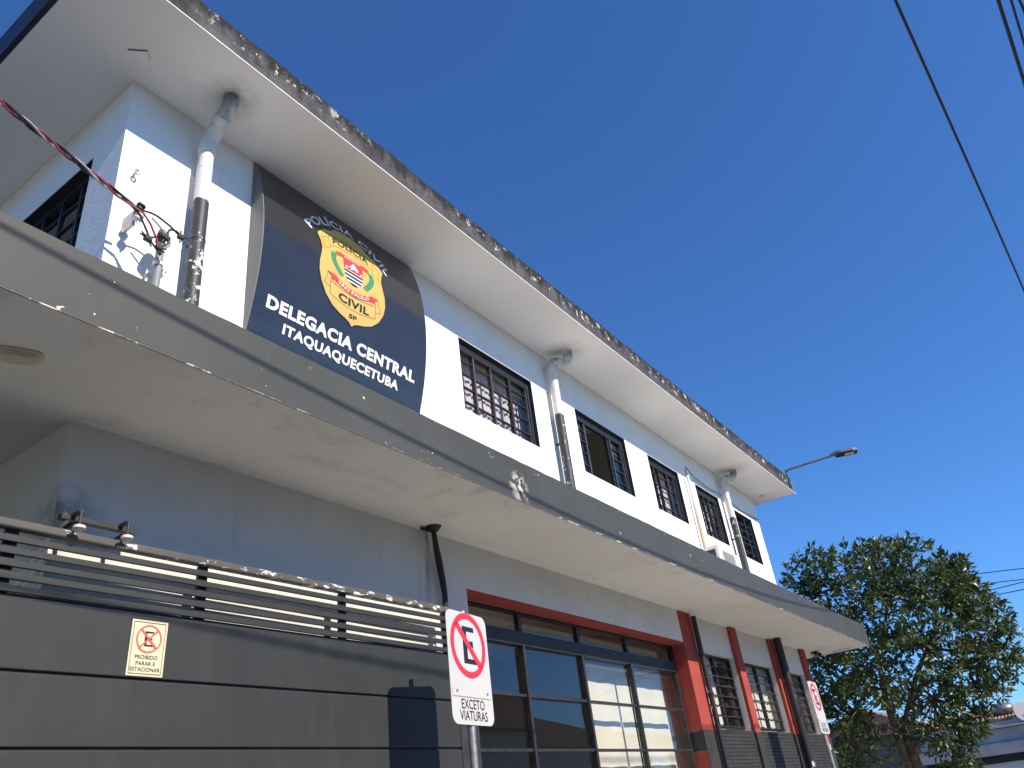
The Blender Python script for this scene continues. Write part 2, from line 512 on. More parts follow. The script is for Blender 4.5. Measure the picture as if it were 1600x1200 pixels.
def lay(bm, fn, name, mat, parent):
    """fn maps (u,v) -> survey coordinates; bm consumed"""
    P = []
    for v in bm.verts:
        x, y, z = fn(v.co.x, v.co.y)
        P.append(Vector((x * S, y * S, z * S + Z0)))
    lo = Vector([min(p[i] for p in P) for i in range(3)]); hi = Vector([max(p[i] for p in P) for i in range(3)])
    org = Vector(((lo.x + hi.x) / 2, (lo.y + hi.y) / 2, lo.z))
    for v, p in zip(bm.verts, P): v.co = p - org
    bm.normal_update()
    me = bpy.data.meshes.new(name); bm.to_mesh(me); bm.free()
    me.materials.append(MATS[mat])
    return put(name, me, org, parent)

_cap = {}
def text_bm(s, bold=0.0):
    """glyphs with cap height 1, baseline 0, x from 0; returns bmesh, width"""
    def raw(t):
        cu = bpy.data.curves.new('t', 'FONT'); cu.body = t; cu.size = 1; cu.offset = bold; cu.resolution_u = 4; cu.space_character = 1 + bold * 2.2
        ob = bpy.data.objects.new('t', cu)
        COL.objects.link(ob)
        dg = bpy.context.evaluated_depsgraph_get()
        me = bpy.data.meshes.new_from_object(ob.evaluated_get(dg))
        bpy.data.objects.remove(ob); bpy.data.curves.remove(cu)
        return me
    if bold not in _cap:
        h = raw('H'); ys = [v.co.y for v in h.vertices]; _cap[bold] = (min(ys), max(ys))
    y0, y1 = _cap[bold]
    me = raw(s); bm = bmesh.new(); bm.from_mesh(me); bpy.data.meshes.remove(me)
    xs = [v.co.x for v in bm.verts]; x0 = min(xs); k = 1 / (y1 - y0)
    for v in bm.verts: v.co.x = (v.co.x - x0) * k; v.co.y = (v.co.y - y0) * k; v.co.z = 0
    return bm, (max(xs) - x0) * k

def fit_text(s, u0, v0, width, height, bold=0.0, cut=None):
    bm, w = text_bm(s, bold)
    for v in bm.verts: v.co.x = u0 + v.co.x / w * width; v.co.y = v0 + v.co.y * height
    if cut: slice_v(bm, cut)
    return bm

def ring(cx, cy, r0, r1, n=48):
    return [[(cx + r0 * math.cos(a), cy + r0 * math.sin(a)), (cx + r1 * math.cos(a), cy + r1 * math.sin(a)),
             (cx + r1 * math.cos(b), cy + r1 * math.sin(b)), (cx + r0 * math.cos(b), cy + r0 * math.sin(b))]
            for a, b in ((2 * math.pi * k / n, 2 * math.pi * (k + 1) / n) for k in range(n))]

def stroke(pts, w):
    out = []
    for (x0, y0), (x1, y1) in zip(pts, pts[1:]):
        d = math.hypot(x1 - x0, y1 - y0) or 1; nx, ny = -(y1 - y0) / d * w / 2, (x1 - x0) / d * w / 2
        out.append([(x0 + nx, y0 + ny), (x0 - nx, y0 - ny), (x1 - nx, y1 - ny), (x1 + nx, y1 + ny)])
    return out

def rrect(x0, x1, y0, y1, r, n=6):
    out = []
    for cx, cy, a0 in ((x1 - r, y1 - r, 0), (x0 + r, y1 - r, 90), (x0 + r, y0 + r, 180), (x1 - r, y0 + r, 270)):
        for k in range(n + 1):
            a = math.radians(a0 + 90 * k / n); out.append((cx + r * math.cos(a), cy + r * math.sin(a)))
    return out

# ================================================================== SETTING
GZ = -Z0 / S
struct(MB().box(-60, 160, -60, 120, GZ - .30, GZ - .045).build('ground', 'ground_soil'))
struct(MB().box(-30, 60, -1.2, .6995, GZ - .044, GZ - .030).build('road', 'asphalt'))
struct(MB().box(-30, .90, .735, 1.0, GZ - .044, GZ).build('pavement', 'pavement_concrete'))
struct(MB().box(.901, 5.2, .735, 1.0, GZ - .044, GZ).build('pavement', 'bounce_concrete'))
struct(MB().box(.90, 5.2, -.35, .6995, GZ - .0295, GZ - .0285).build('bounce_slab', 'bounce_concrete'))  # unseen pale slab added to bounce sunlight up under canopy and eaves
struct(MB().box(-30, 60, -1.65, -1.2, GZ - .044, GZ).build('pavement', 'pavement_concrete'))
struct(MB().box(-30, 5.2, .70, .735, GZ - .044, GZ + .002).build('kerb', 'pavement_concrete', bevel=.015))

# ================================================================== POLICE STATION
ps = thing('police_station', 'white two storey building with dark grey canopy, wide roof eaves and red pilasters', 'building', W(2.1, 1.0, GZ))
ZS, ZC, ZT, ZR = 1.258, .558, .650, 1.332         # roof soffit, canopy soffit, canopy top, roof top
XL, XR = .46, 3.665
UW = [(1.379, 1.7175, .915, 1.130), (1.964, 2.298, .915, 1.133), (2.473, 2.738, .918, 1.130), (2.903, 3.149, .915, 1.130), (3.329, 3.550, .905, 1.122)]
wall_mb(XL, XR, ZT, ZS, 1.0, 1.045, UW).build('front_wall', 'white_render', ps)
LW = (1.10, 1.371, .914, 1.133)
wall_mb(1.045, 3.0, ZT, ZS, XL, XL + .045, [LW], 'y').build('side_wall', 'white_render', ps)
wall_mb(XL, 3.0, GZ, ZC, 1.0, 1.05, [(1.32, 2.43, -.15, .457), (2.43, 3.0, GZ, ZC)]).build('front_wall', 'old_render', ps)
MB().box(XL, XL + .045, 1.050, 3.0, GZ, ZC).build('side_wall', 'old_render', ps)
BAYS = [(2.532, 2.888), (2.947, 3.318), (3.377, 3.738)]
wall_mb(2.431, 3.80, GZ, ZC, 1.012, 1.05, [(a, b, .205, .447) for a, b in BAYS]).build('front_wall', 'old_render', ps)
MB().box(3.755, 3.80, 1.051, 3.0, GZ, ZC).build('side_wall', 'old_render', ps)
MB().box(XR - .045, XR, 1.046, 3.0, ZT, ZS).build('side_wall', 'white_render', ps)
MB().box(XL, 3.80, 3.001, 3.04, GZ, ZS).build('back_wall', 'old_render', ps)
# interior
MB().box(.506, 3.62, 1.80, 1.83, ZT + .001, ZS - .001).build('partition_wall', 'interior_paint', ps)
MB().box(.506, 3.75, 1.95, 1.98, GZ, ZC - .001).build('partition_wall', 'interior_paint', ps)
for x in (1.30, 1.86, 2.40, 2.83, 3.25):
    MB().box(x, x + .02, 1.046, 1.799, ZT + .001, ZS - .001).build('partition_wall', 'interior_paint', ps)
for x in (1.22, 2.505):
    MB().box(x, x + .02, 1.051, 1.949, GZ, ZC - .001).build('partition_wall', 'interior_paint', ps)
MB().box(.506, 3.754, 1.051, 1.949, GZ - .002, GZ + .003).build('floor', 'interior_floor', ps)

def slab(x0, x1, y0, y1, z0, z1, nx):
    """fascia strip along the front with a slightly worn upper arris"""
    mb = MB()
    for i in range(nx):
        a = x0 + (x1 - x0) * i / nx; b = x0 + (x1 - x0) * (i + 1) / nx
        za = z1 + jit[i]; zb = z1 + jit[i + 1]
        mb.add([(a, y0, z0), (b, y0, z0), (b, y0, zb), (a, y0, za), (a, y1, z0), (b, y1, z0), (b, y1, zb), (a, y1, za)],
               [(0, 1, 2, 3), (4, 7, 6, 5), (3, 2, 6, 7), (0, 4, 5, 1)])
    e = len(mb.v)
    mb.add([(x0, y0, z0), (x0, y1, z0), (x0, y1, z1 + jit[0]), (x0, y0, z1 + jit[0])], [(0, 1, 2, 3)])
    mb.add([(x1, y0, z0), (x1, y1, z0), (x1, y1, z1 + jit[nx]), (x1, y0, z1 + jit[nx])], [(0, 1, 2, 3)])
    return mb
# roof: soffit slab, front fascia, side fascia, white drip lip
roof = MB().box(.296, 3.782, .8236, 3.2, ZS + .0005, ZR - .012).build('roof', 'soffit_white', ps)
jit = [random.uniform(-1, 1) * .0022 + .003 * math.sin(i * .31) * random.random() + .006 * i / 240 for i in range(241)]
slab(.287, 3.775, .8225, .835, ZS + .0025, ZR - .004, 240).build('fascia', 'mould_fascia', roof)
MB().box(.287, .2955, .8355, 3.2, ZS + .0025, ZR).build('side_fascia', 'navy_paint', roof)
MB().box(3.7825, 3.790, .8355, 3.2, ZS + .0025, ZR + .004).build('side_fascia', 'mould_fascia', roof)
MB().box(.285, 3.792, .8206, .8234, ZS - .0008, ZS + .0016).build('drip_edge', 'white_lip', roof)
# canopy slab
can = MB().box(-.75, 4.095, .7758, 3.0, ZC, ZT - .003).build('canopy', 'soffit_stained', ps)
jit = [random.uniform(-1, 1) * .0006 + .0025 * math.sin(i * .05) for i in range(161)]
slab(-.77, 4.112, .775, .7875, ZC + .001, ZT - .001, 160).build('fascia', 'grey_fascia', can)
MB().box(4.0955, 4.112, .788, 3.0, ZC + .001, ZT - .002).build('side_fascia', 'grey_fascia', can)
MB().box(-.77, 4.114, .7738, .7755, ZC - .0008, ZC + .0006).build('drip_edge', 'worn_lip', can)
MB().box(-.765, .459, .9995, 2.99, ZT - .0028, ZT - .0008).build('bounce_cut_cover', 'bounce_cut_dark', can)  # unseen dark sheet added to cut light bounced onto the left eave soffit
MB().box(3.667, 4.095, .9995, 2.99, ZT - .0028, ZT - .0008).build('bounce_cut_cover', 'bounce_cut_dark', can)
MB().box(-.765, 4.095, .7885, .999, ZT - .0028, ZT - .0008).build('bounce_cover', 'bounce_grey', can)  # unseen paler sheet added to bounce light onto upper wall and eave soffit
# soffit access hatches (thin cover plates)
hq = [(.4165, .9510), (.4390, .9285), (.4545, .9440), (.4320, .9665)]
h = MB().add([(x, y, ZS - .0002) for x, y in hq] + [(x, y, ZS - .0010) for x, y in hq], [(0, 1, 2, 3), (7, 6, 5, 4), (0, 4, 5, 1), (1, 5, 6, 2), (2, 6, 7, 3), (3, 7, 4, 0)]).build('access_cover', 'soffit_white', ps)
MB().bar((*hq[0], ZS - .0008), (*hq[1], ZS - .0008), .0014, .0012).bar((*hq[1], ZS - .0006), (*hq[2], ZS - .0006), .0006, .0008).build('cover_gap', 'black_steel', h)
for x0, x1, y0, y1, z, m_ in ((4.035, 4.075, .85, .93, ZC, 'soffit_stained'),):
    h = MB().box(x0, x1, y0, y1, z - .0012, z - .0002).build('access_cover', m_, ps)
    MB().box(x0 - .002, x0 + .0005, y0 - .002, y1 + .002, z - .0016, z - .0003).box(x0, x1, y1, y1 + .0022, z - .0016, z - .0003).build('cover_gap', 'black_steel', h)

# ---- windows
def pane_grid(win, xs, zs, y, mat, skip=(), tilt=.004, th=.0009):
    for i in range(len(xs) - 1):
        for j in range(len(zs) - 1):
            if (i, j) in skip: continue
            a, b, c_, d = xs[i], xs[i + 1], zs[j], zs[j + 1]
            t1 = random.uniform(-tilt, tilt) * (b - a); t2 = random.uniform(-tilt, tilt) * (d - c_)
            yy = lambda u, w: y + t1 * u + t2 * w
            vs = [(a, yy(-1, -1), c_), (b, yy(1, -1), c_), (b, yy(1, 1), d), (a, yy(-1, 1), d)]
            MB().add(vs, [(0, 1, 2, 3)]).build('pane', mat, win, fix=False)

def window(hole, vbars, hbars, y=1.020, reveal=True, mat='window_glass', skip=(), name='window', barm='black_steel', fy=.016):
    """hole in the wall; vbars = (x, width, material); hbars = (z, height)"""
    x0, x1, z0, z1 = hole
    win = MB()
    fw = .010
    win.box(x0 - .001, x0 + fw, y - fy / 2, y + fy / 2, z0, z1).box(x1 - fw, x1 + .001, y - fy / 2, y + fy / 2, z0, z1)
    win.box(x0 + fw, x1 - fw, y - fy / 2, y + fy / 2, z1 - fw, z1 + .001).box(x0 + fw, x1 - fw, y - fy / 2, y + fy / 2, z0 - .001, z0 + fw)
    w = win.build(name, 'frame_paint', ps)
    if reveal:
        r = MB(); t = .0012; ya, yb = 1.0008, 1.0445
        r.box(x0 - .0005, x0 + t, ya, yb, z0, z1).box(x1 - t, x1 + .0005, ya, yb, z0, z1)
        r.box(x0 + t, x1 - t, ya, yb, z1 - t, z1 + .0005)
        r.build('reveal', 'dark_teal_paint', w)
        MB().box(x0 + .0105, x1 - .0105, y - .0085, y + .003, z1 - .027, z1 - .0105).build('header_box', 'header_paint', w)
    for x, wd, mm in vbars:
        MB().box(x - wd / 2, x + wd / 2, y - .007, y + .004, z0 + fw * .6, z1 - fw * .6).build('mullion', mm, w)
    xs = [x0 + fw] + [v[0] for v in vbars] + [x1 - fw]
    for z, hd in hbars:
        MB().box(x0 + fw * .6, x1 - fw * .6, y - .0055, y + .003, z - hd / 2, z + hd / 2).build('transom', barm, w)
    zs = [z0 + fw] + sorted(h[0] for h in hbars) + [z1 - fw]
    pane_grid(w, xs, zs, y - .001, mat, skip)
    return w
B, G = 'black_steel', 'blue_grey_bar'
hb = [(z, .0027) for z in (.9535, .9965, 1.0375, 1.0770)]
window(UW[0], [(1.4545, .0062, G), (1.5318, .0058, G), (1.620, .0085, B), (1.7010, .0045, G)], hb)
window(UW[1], [(2.034, .0075, G), (2.185, .0050, B), (2.206, .0065, G), (2.278, .0045, G)], hb, skip={(1, j) for j in range(5)})
# the open sash leaves bare sky-lit room behind: its transoms are removed below
window(UW[2], [(2.534, .0040, B), (2.5755, .0040, B), (2.651, .0095, B), (2.708, .0045, G)], hb)
window(UW[3], [(2.955, .0040, B), (2.998, .0040, B), (3.052, .0095, B), (3.122, .0045, G)], hb)
# cut the transoms of the second window at the open leaf
for o in list(bpy.data.objects):
    if o.name.startswith('transom') and o.parent and abs((ORG[o.name].x) - (UW[1][0] + UW[1][1]) / 2 * S) < .02:
        for v in o.data.vertices: pass
        lo_x = UW[1][0] * S - ORG[o.name].x
        bm = bmesh.new(); bm.from_mesh(o.data)
        for xc in (2.034, 2.185):
            bmesh.ops.bisect_plane(bm, geom=bm.verts[:] + bm.edges[:] + bm.faces[:], plane_co=(xc * S - ORG[o.name].x, 0, 0), plane_no=(1, 0, 0))
        dead = [f for f in bm.faces if 2.036 < (f.calc_center_median().x + ORG[o.name].x) / S < 2.183]
        bmesh.ops.delete(bm, geom=dead, context='FACES')
        bm.to_mesh(o.data); bm.free()
# louvre window
def louvre_window(hole, n, y, angs, frame_name='window', lo=.28):
    x0, x1, z0, z1 = hole
    w = MB(); fw = .008
    w.box(x0 - .001, x0 + fw, y - .01, y + .01, z0, z1).box(x1 - fw, x1 + .001, y - .01, y + .01, z0, z1)
    w.box(x0 + fw, x1 - fw, y - .01, y + .01, z1 - fw, z1 + .001).box(x0 + fw, x1 - fw, y - .01, y + .01, z0 - .001, z0 + fw)
    w = w.build(frame_name, 'frame_paint', ps)
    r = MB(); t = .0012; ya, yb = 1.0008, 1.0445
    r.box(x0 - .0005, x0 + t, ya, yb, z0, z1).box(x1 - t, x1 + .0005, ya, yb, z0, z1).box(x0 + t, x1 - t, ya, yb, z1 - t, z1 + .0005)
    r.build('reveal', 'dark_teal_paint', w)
    xm = x0 + (x1 - x0) * .66
    MB().box(xm - .005, xm + .005, y - .011, y + .006, z0 + fw * .6, z1 - fw * .6).build('mullion', B, w)
    st = (z1 - z0 - 2 * fw) / n
    for k in range(n):
        zc = z0 + fw + st * (k + .5); a = math.radians(angs[k % len(angs)]); hh = st * .48
        for xa, xb in ((x0 + fw, xm - .005), (xm + .005, x1 - fw)):
            dy, dz = math.sin(a) * hh, math.cos(a) * hh
            MB().add([(xa, y - dy, zc - dz), (xb, y - dy, zc - dz), (xb, y + dy, zc + dz), (xa, y + dy, zc + dz)], [(0, 1, 2, 3)]).build('pane', 'window_glass', w, fix=False)
            MB().box(xa, xb, y - dy - .002, y - dy + .002, zc - dz - .0018, zc - dz + .0018).build('louvre_rail', B, w)
louvre_window(UW[4], 6, 1.022, [28, 22, 38, 20, 26, 18])
# side window near the corner, in shade
x0, x1, z0, z1 = LW
w = MB()
w.box(.478, .490, x0 - .001, x0 + .010, z0, z1).box(.478, .490, x1 - .010, x1 + .001, z0, z1)
w.box(.478, .490, x0 + .010, x1 - .010, z1 - .010, z1 + .001).box(.478, .490, x0 + .010, x1 - .010, z0 - .001, z0 + .010)
w = w.build('window', 'frame_paint', ps)
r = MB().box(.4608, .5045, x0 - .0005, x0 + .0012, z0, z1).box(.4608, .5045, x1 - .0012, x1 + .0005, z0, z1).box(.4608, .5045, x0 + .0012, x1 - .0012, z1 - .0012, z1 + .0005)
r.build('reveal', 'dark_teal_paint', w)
for k in range(1, 4):
    yb = x0 + (x1 - x0) * k / 4
    MB().box(.480, .488, yb - .004, yb + .004, z0 + .006, z1 - .006).build('mullion', B, w)
for k in range(1, 5):
    zb = z0 + (z1 - z0) * k / 5
    MB().box(.481, .487, x0 + .006, x1 - .006, zb - .0022, zb + .0022).build('transom', B, w)
for i in range(4):
    for j in range(5):
        ya, yb = x0 + (x1 - x0) * i / 4, x0 + (x1 - x0) * (i + 1) / 4; za, zb = z0 + (z1 - z0) * j / 5, z0 + (z1 - z0) * (j + 1) / 5
        MB().add([(.484, ya, za), (.484, yb, za), (.484, yb, zb), (.484, ya, zb)], [(0, 1, 2, 3)]).build('pane', 'window_glass', w, fix=False)

# big shop-like window on the ground floor
bw = MB(); x0, x1, z0, z1, y = 1.32, 2.43, -.15, .457, 1.047
bw.box(x0, x0 + .008, y - .004, y + .010, z0, z1 - .0055).box(x1 - .012, x1, y - .004, y + .010, z0, z1 - .0055)
bw.box(x0 + .008, x1 - .012, y - .004, y + .010, z1 - .012, z1 - .0055).box(x0 + .008, x1 - .012, y - .004, y + .010, z0, z0 + .012)
bw = bw.build('shop_window', 'black_steel', ps)
MB().box(x0 + .0085, x1 - .0125, y - .010, y + .006, .371, .402).build('transom_beam', 'dark_teal_paint', bw)
MX = (1.570, 1.839, 2.110)
for x in MX:
    MB().box(x - .0047, x + .0047, y - .010, y + .004, z0 + .012, .3705).build('mullion', 'black_steel', bw)
    MB().box(x - .0065, x + .0065, y - .006, y + .004, .4025, z1 - .0125).build('mullion', 'black_steel', bw)
rows = [-.075, .035, .148, .2605]
xs = [x0 + .008, *MX, x1 - .012]
for z in rows:
    for i in range(4):
        MB().box(xs[i] + (.0078 if i else .0003), xs[i + 1] - .0078, y - .008, y + .003, z - .0030, z + .0030).build('transom', 'black_steel', bw)
pane_grid(bw, xs, [z0 + .012, *rows, .372], y + .001, 'shop_glass', tilt=.006)
for i in range(4):
    lean = random.uniform(.0012, .0020)
    MB().add([(xs[i], y + .001 - lean, .401), (xs[i + 1], y + .001 - lean, .401), (xs[i + 1], y + .001 + lean, z1 - .012), (xs[i], y + .001 + lean, z1 - .012)], [(0, 1, 2, 3)]).build('pane', 'shop_glass', bw, fix=False)
MB().box(1.3205, 2.4295, 1.0005, 1.0432, .4525, .4572).build('lintel', 'brick_red_paint', ps)
MB().box(.4605, 1.3195, .9985, .9998, GZ, .198).build('dado_face', 'dado_paint', ps)
MB().box(1.3185, 1.3203, 1.0005, 1.0432, -.15, .452).build('window_jamb', 'old_render', ps)

# small ground floor louvre windows between the pilasters
for bi, (a, b) in enumerate(BAYS):
    yw = 1.036
    fw = MB().box(a, a + .007, yw - .006, yw + .008, .212, .4465).box(b - .009, b, yw - .006, yw + .008, .212, .4465)
    fw.box(a + .007, b - .009, yw - .006, yw + .008, .440, .4465).box(a + .007, b - .009, yw - .006, yw + .008, .212, .217)
    fw = fw.build('window', 'black_steel', ps)
    xm = a + (b - a) * .55
    MB().box(xm - .005, xm + .005, yw - .007, yw + .006, .2175, .4395).build('mullion', 'black_steel', fw)
    n = 7; st = .2225 / n
    for k in range(n):
        zc = .2172 + st * (k + .5); ang = math.radians((4, 6, 3, 10, 22, 14, 8)[k] + bi)
        for xa, xb in ((a + .0075, xm - .0055), (xm + .0055, b - .0095)):
            dy, dz = math.sin(ang) * st * .47, math.cos(ang) * st * .47
            MB().add([(xa, yw - dy, zc - dz), (xb, yw - dy, zc - dz), (xb, yw + dy, zc + dz), (xa, yw + dy, zc + dz)], [(0, 1, 2, 3)]).build('pane', 'window_glass', fw, fix=False)
        MB().box(a + .0072, b - .0092, yw - math.sin(ang) * st * .47 - .009, yw - math.sin(ang) * st * .47 - .003, zc - st * .5 - .0016, zc - st * .5 + .0016).build('louvre_rail', 'black_steel', fw)

# pilasters: red above, dark dado below
PIL = [(2.4305, 2.5315, 1.052), (2.889, 2.946, 1.0115), (3.319, 3.376, 1.0115), (3.739, 3.801, 1.0115)]
for k, (a, b, yb) in enumerate(PIL):
    p_ = MB().box(a, b, .998, yb, .1975, ZC - .0005).build('pilaster', 'brick_red_paint', ps, bevel=.006)
    if k == 0:
        MB().box(a, b, .998, yb, .142, .197).build('dark_band', 'dado_paint', p_)
        MB().box(a, b, .9995, yb, GZ, .1415).build('red_base', 'brick_red_paint', p_)
        MB().box(a + .0004, b, .9975, .999, GZ, .1415).build('dado_face', 'dado_paint', p_)
    else:
        MB().box(a - .001, b + .001, .9965, yb, GZ, .197).build('dado_face', 'dado_paint', p_)
# grooved dado boards between the pilasters
for a, b in BAYS:
    d = MB(); z = .2035; k = 0
    while z > GZ + .012:
        h_ = .0112
        d.box(a + .0006, b - .0006, 1.0055 + random.uniform(-.0006, .0006), 1.0118, z - h_ + .0012, z); z -= h_; k += 1
    o = d.build('cladding_boards', 'dado_paint', ps); o['kind'] = 'stuff'

# white downpipes from the eaves down to the canopy
def downpipe(xo, yo, xw, style):
    r = .0135
    top = (xo, yo, ZS - .0005)
    if style == 0:
        path = [(xo, yo, ZS), (xo, yo, ZS - .012), (xo, yo + .010, ZS - .026), (xw, .952, ZS - .050), (xw, .972, ZS - .066), (xw, .975, ZS - .085)]
    else:
        path = [(xo, yo, ZS), (xo, yo, ZS - .016), (xo, yo + .006, ZS - .030), (xo - .006, yo + .016, ZS - .034), (xw + .003, .968, ZS - .036), (xw, .975, ZS - .044), (xw, .975, ZS - .062)]
    pipe = MB().tube([(xw, .975, path[-1][2] + .002), (xw, .975, 1.04), (xw, .975, ZT - .004)], r, 18).build('downpipe', 'downpipe_paint', ps, smooth=True)
    MB().tube(path, [r * 1.08] * len(path), 18).build('elbow', 'downpipe_paint', pipe, smooth=True)
    p, q = Vector(path[-3]), Vector(path[-4]); mid = (p + q) / 2; d = (p - q).normalized()
    MB().tube([mid - d * .008, mid + d * .008], r * 1.28, 18).build('collar', 'downpipe_paint', pipe, smooth=True)
    MB().tube([(xw, .975, path[-1][2] - .010), (xw, .975, path[-1][2] + .004)], r * 1.2, 18).build('collar', 'downpipe_paint', pipe, smooth=True)
    for zc in (.75, .95, 1.12):
        MB().tube([(xw, .975, zc), (xw, .975, zc + .004)], r * 1.06, 18).box(xw - .004, xw + .004, .985, 1.0, zc, zc + .004).build('pipe_clip', 'downpipe_paint', pipe)
downpipe(.596, .905, .601, 0)
downpipe(1.845, .930, 1.811, 1)
downpipe(3.232, .930, 3.193, 1)
# thin conduit dropping to the air conditioner
cd = MB().tube([(2.80, .985, 1.132), (2.803, .986, 1.05), (2.800, .986, .90), (2.797, .984, .80)], .0062, 10).build('conduit', 'rusty_conduit', ps, smooth=True)
MB().tube([(2.795, .986, 1.128), (2.790, .984, 1.146), (2.797, .982, 1.168), (2.81, .982, 1.160), (2.90, .992, 1.150), (3.05, .996, 1.146), (3.19, .990, 1.150), (3.4, .996, 1.136), (3.6, .996, 1.142), (3.66, .996, 1.150)], .0016, 6).build('loose_wire', 'black_rubber', cd)
# black drain pipes on the ground floor
dp = MB().tube([(2.520, .984, .545), (2.520, .984, .2), (2.520, .984, GZ)], .0085, 14).build('drain_pipe', 'black_pipe', ps, smooth=True)
MB().tube([(2.520, .984, .30), (2.520, .984, .306)], .011, 14).build('collar', 'black_pipe', dp)
dp = MB().tube([(3.352, .976, .556), (3.352, .976, .2), (3.352, .976, GZ)], .0155, 16).build('drain_pipe', 'black_pipe', ps, smooth=True)
MB().tube([(3.352, .976, .375), (3.352, .976, .385)], .018, 16).build('collar', 'black_pipe', dp)

# ================================================================== THINGS ON THE BUILDING
# ---- wall sign with the barrel-shaped front
PX0, PX1, PZ0, PZ1 = .7235, 1.2020, .640, ZS - .0025
def py(z):
    return 1 - .036 * max(0, 1 - ((z - 1.06) / (.195 if z > 1.06 else .225)) ** 2) - .0012
ws = thing('wall_sign', 'dark navy bowed police sign with gold shield and white lettering on upper wall', 'sign', W((PX0 + PX1) / 2, .999, PZ0))
N = 48
mb = MB()
for i in range(N):
    za = PZ0 + (PZ1 - PZ0) * i / N; zb = PZ0 + (PZ1 - PZ0) * (i + 1) / N
    mb.add([(PX0 + .004, py(za), za), (PX1, py(za), za), (PX1, py(zb), zb), (PX0 + .004, py(zb), zb)], [(0, 1, 2, 3)])
    mb.add([(PX1, py(za), za), (PX1, .9985, za), (PX1, .9985, zb), (PX1, py(zb), zb)], [(0, 1, 2, 3)])
pn = mb.build('panel', 'sign_panel', ws, smooth=True)
mb = MB()
for i in range(N):
    za = PZ0 + (PZ1 - PZ0) * i / N; zb = PZ0 + (PZ1 - PZ0) * (i + 1) / N
    mb.add([(PX0, .9988, za), (PX0 + .0038, py(za) - .0004, za), (PX0 + .0038, py(zb) - .0004, zb), (PX0, .9988, zb)], [(0, 1, 2, 3)])
    mb.add([(PX0 + .0038, py(za) - .0004, za), (PX0 + .0052, py(za) - .0006, za), (PX0 + .0052, py(zb) - .0006, zb), (PX0 + .0038, py(zb) - .0004, zb)], [(0, 1, 2, 3)])
mb.build('edge_trim', 'sign_side', ws)
def on(off):
    return lambda u, v: (u, py(v) - off * M, v)
CUT = .012
# shield
half = [(0, 1.1960), (.018, 1.1945), (.040, 1.1885), (.055, 1.1745), (.066, 1.1680), (.076, 1.1672), (.098, 1.1405), (.0905, 1.1210), (.0875, 1.1050), (.090, 1.0880), (.0955, 1.0640), (.0960, 1.0400), (.0900, 1.0150),
        (.0760, .9900), (.0560, .9715), (.0340, .9620), (.0180, .9575), (.0075, .9530), (0, .9460)]
CX = .966
shield = [(CX + u, v) for u, v in half] + [(CX - u, v) for u, v in half[-2:0:-1]]
big = [(CX + (u - CX) * 1.022, 1.07 + (v - 1.07) * 1.018) for u, v in shield]
em = lay(poly_mesh([big], CUT), on(.003), 'emblem', 'sign_black', ws)
lay(poly_mesh([shield], CUT), on(.0055), 'gold_field', 'gold_print', em)
ln = []
LWD = .0011
# upper ribbon
arc = lambda x, z0_, k: z0_ - k * ((x - CX) / .065) ** 2
top = [(CX - .066 + .132 * i / 12, arc(CX - .066 + .132 * i / 12, 1.1640, .010)) for i in range(13)]
bot = [(CX - .064 + .128 * i / 12, arc(CX - .064 + .128 * i / 12, 1.1365, .0115)) for i in range(13)]
ln += stroke(top, LWD) + stroke(bot, LWD) + stroke([top[0], bot[0]], LWD) + stroke([top[-1], bot[-1]], LWD)
for s_ in (-1, 1):
    ln += stroke([(CX + s_ * .066, 1.146), (CX + s_ * .087, 1.135), (CX + s_ * .081, 1.122), (CX + s_ * .080, 1.107), (CX + s_ * .058, 1.122)], LWD)
lay(poly_mesh(ln), on(.007), 'upper_ribbon', 'gold_line', em); ln = []
# lower ribbon
top = [(CX - .066 + .132 * i / 12, 1.0175 + .010 * ((i - 6) / 6) ** 2) for i in range(13)]
bot = [(CX - .065 + .130 * i / 12, .9845 + .0105 * ((i - 6) / 6) ** 2) for i in range(13)]
ln += stroke(top, LWD) + stroke(bot, LWD) + stroke([top[0], bot[0]], LWD) + stroke([top[-1], bot[-1]], LWD)
for s_ in (-1, 1):
    ln += stroke([(CX + s_ * .066, 1.010), (CX + s_ * .083, 1.016), (CX + s_ * .076, 1.0285), (CX + s_ * .074, 1.046), (CX + s_ * .050, 1.032), (CX + s_ * .053, 1.022)], LWD)

lay(poly_mesh(ln), on(.007), 'lower_ribbon', 'gold_line', em)
def arc_text(s, x0, x1, base, k, h, bold):
    bm = fit_text(s, x0, 0, x1 - x0, h, bold)
    for v in bm.verts: v.co.y += base - k * ((v.co.x - CX) / .065) ** 2
    slice_v(bm, CUT); return bm
lay(arc_text('POLÍCIA', CX - .0545, CX + .052, 1.1425, .0105, .0165, .025), on(.008), 'lettering', 'sign_black', em)
lay(arc_text('CIVIL', CX - .042, CX + .046, .9905, -.0045, .0190, .03), on(.008), 'lettering', 'sign_black', em)
lay(fit_text('SP', CX - .010, .9635, .0225, .0100, .03), on(.008), 'lettering', 'sign_black', em)
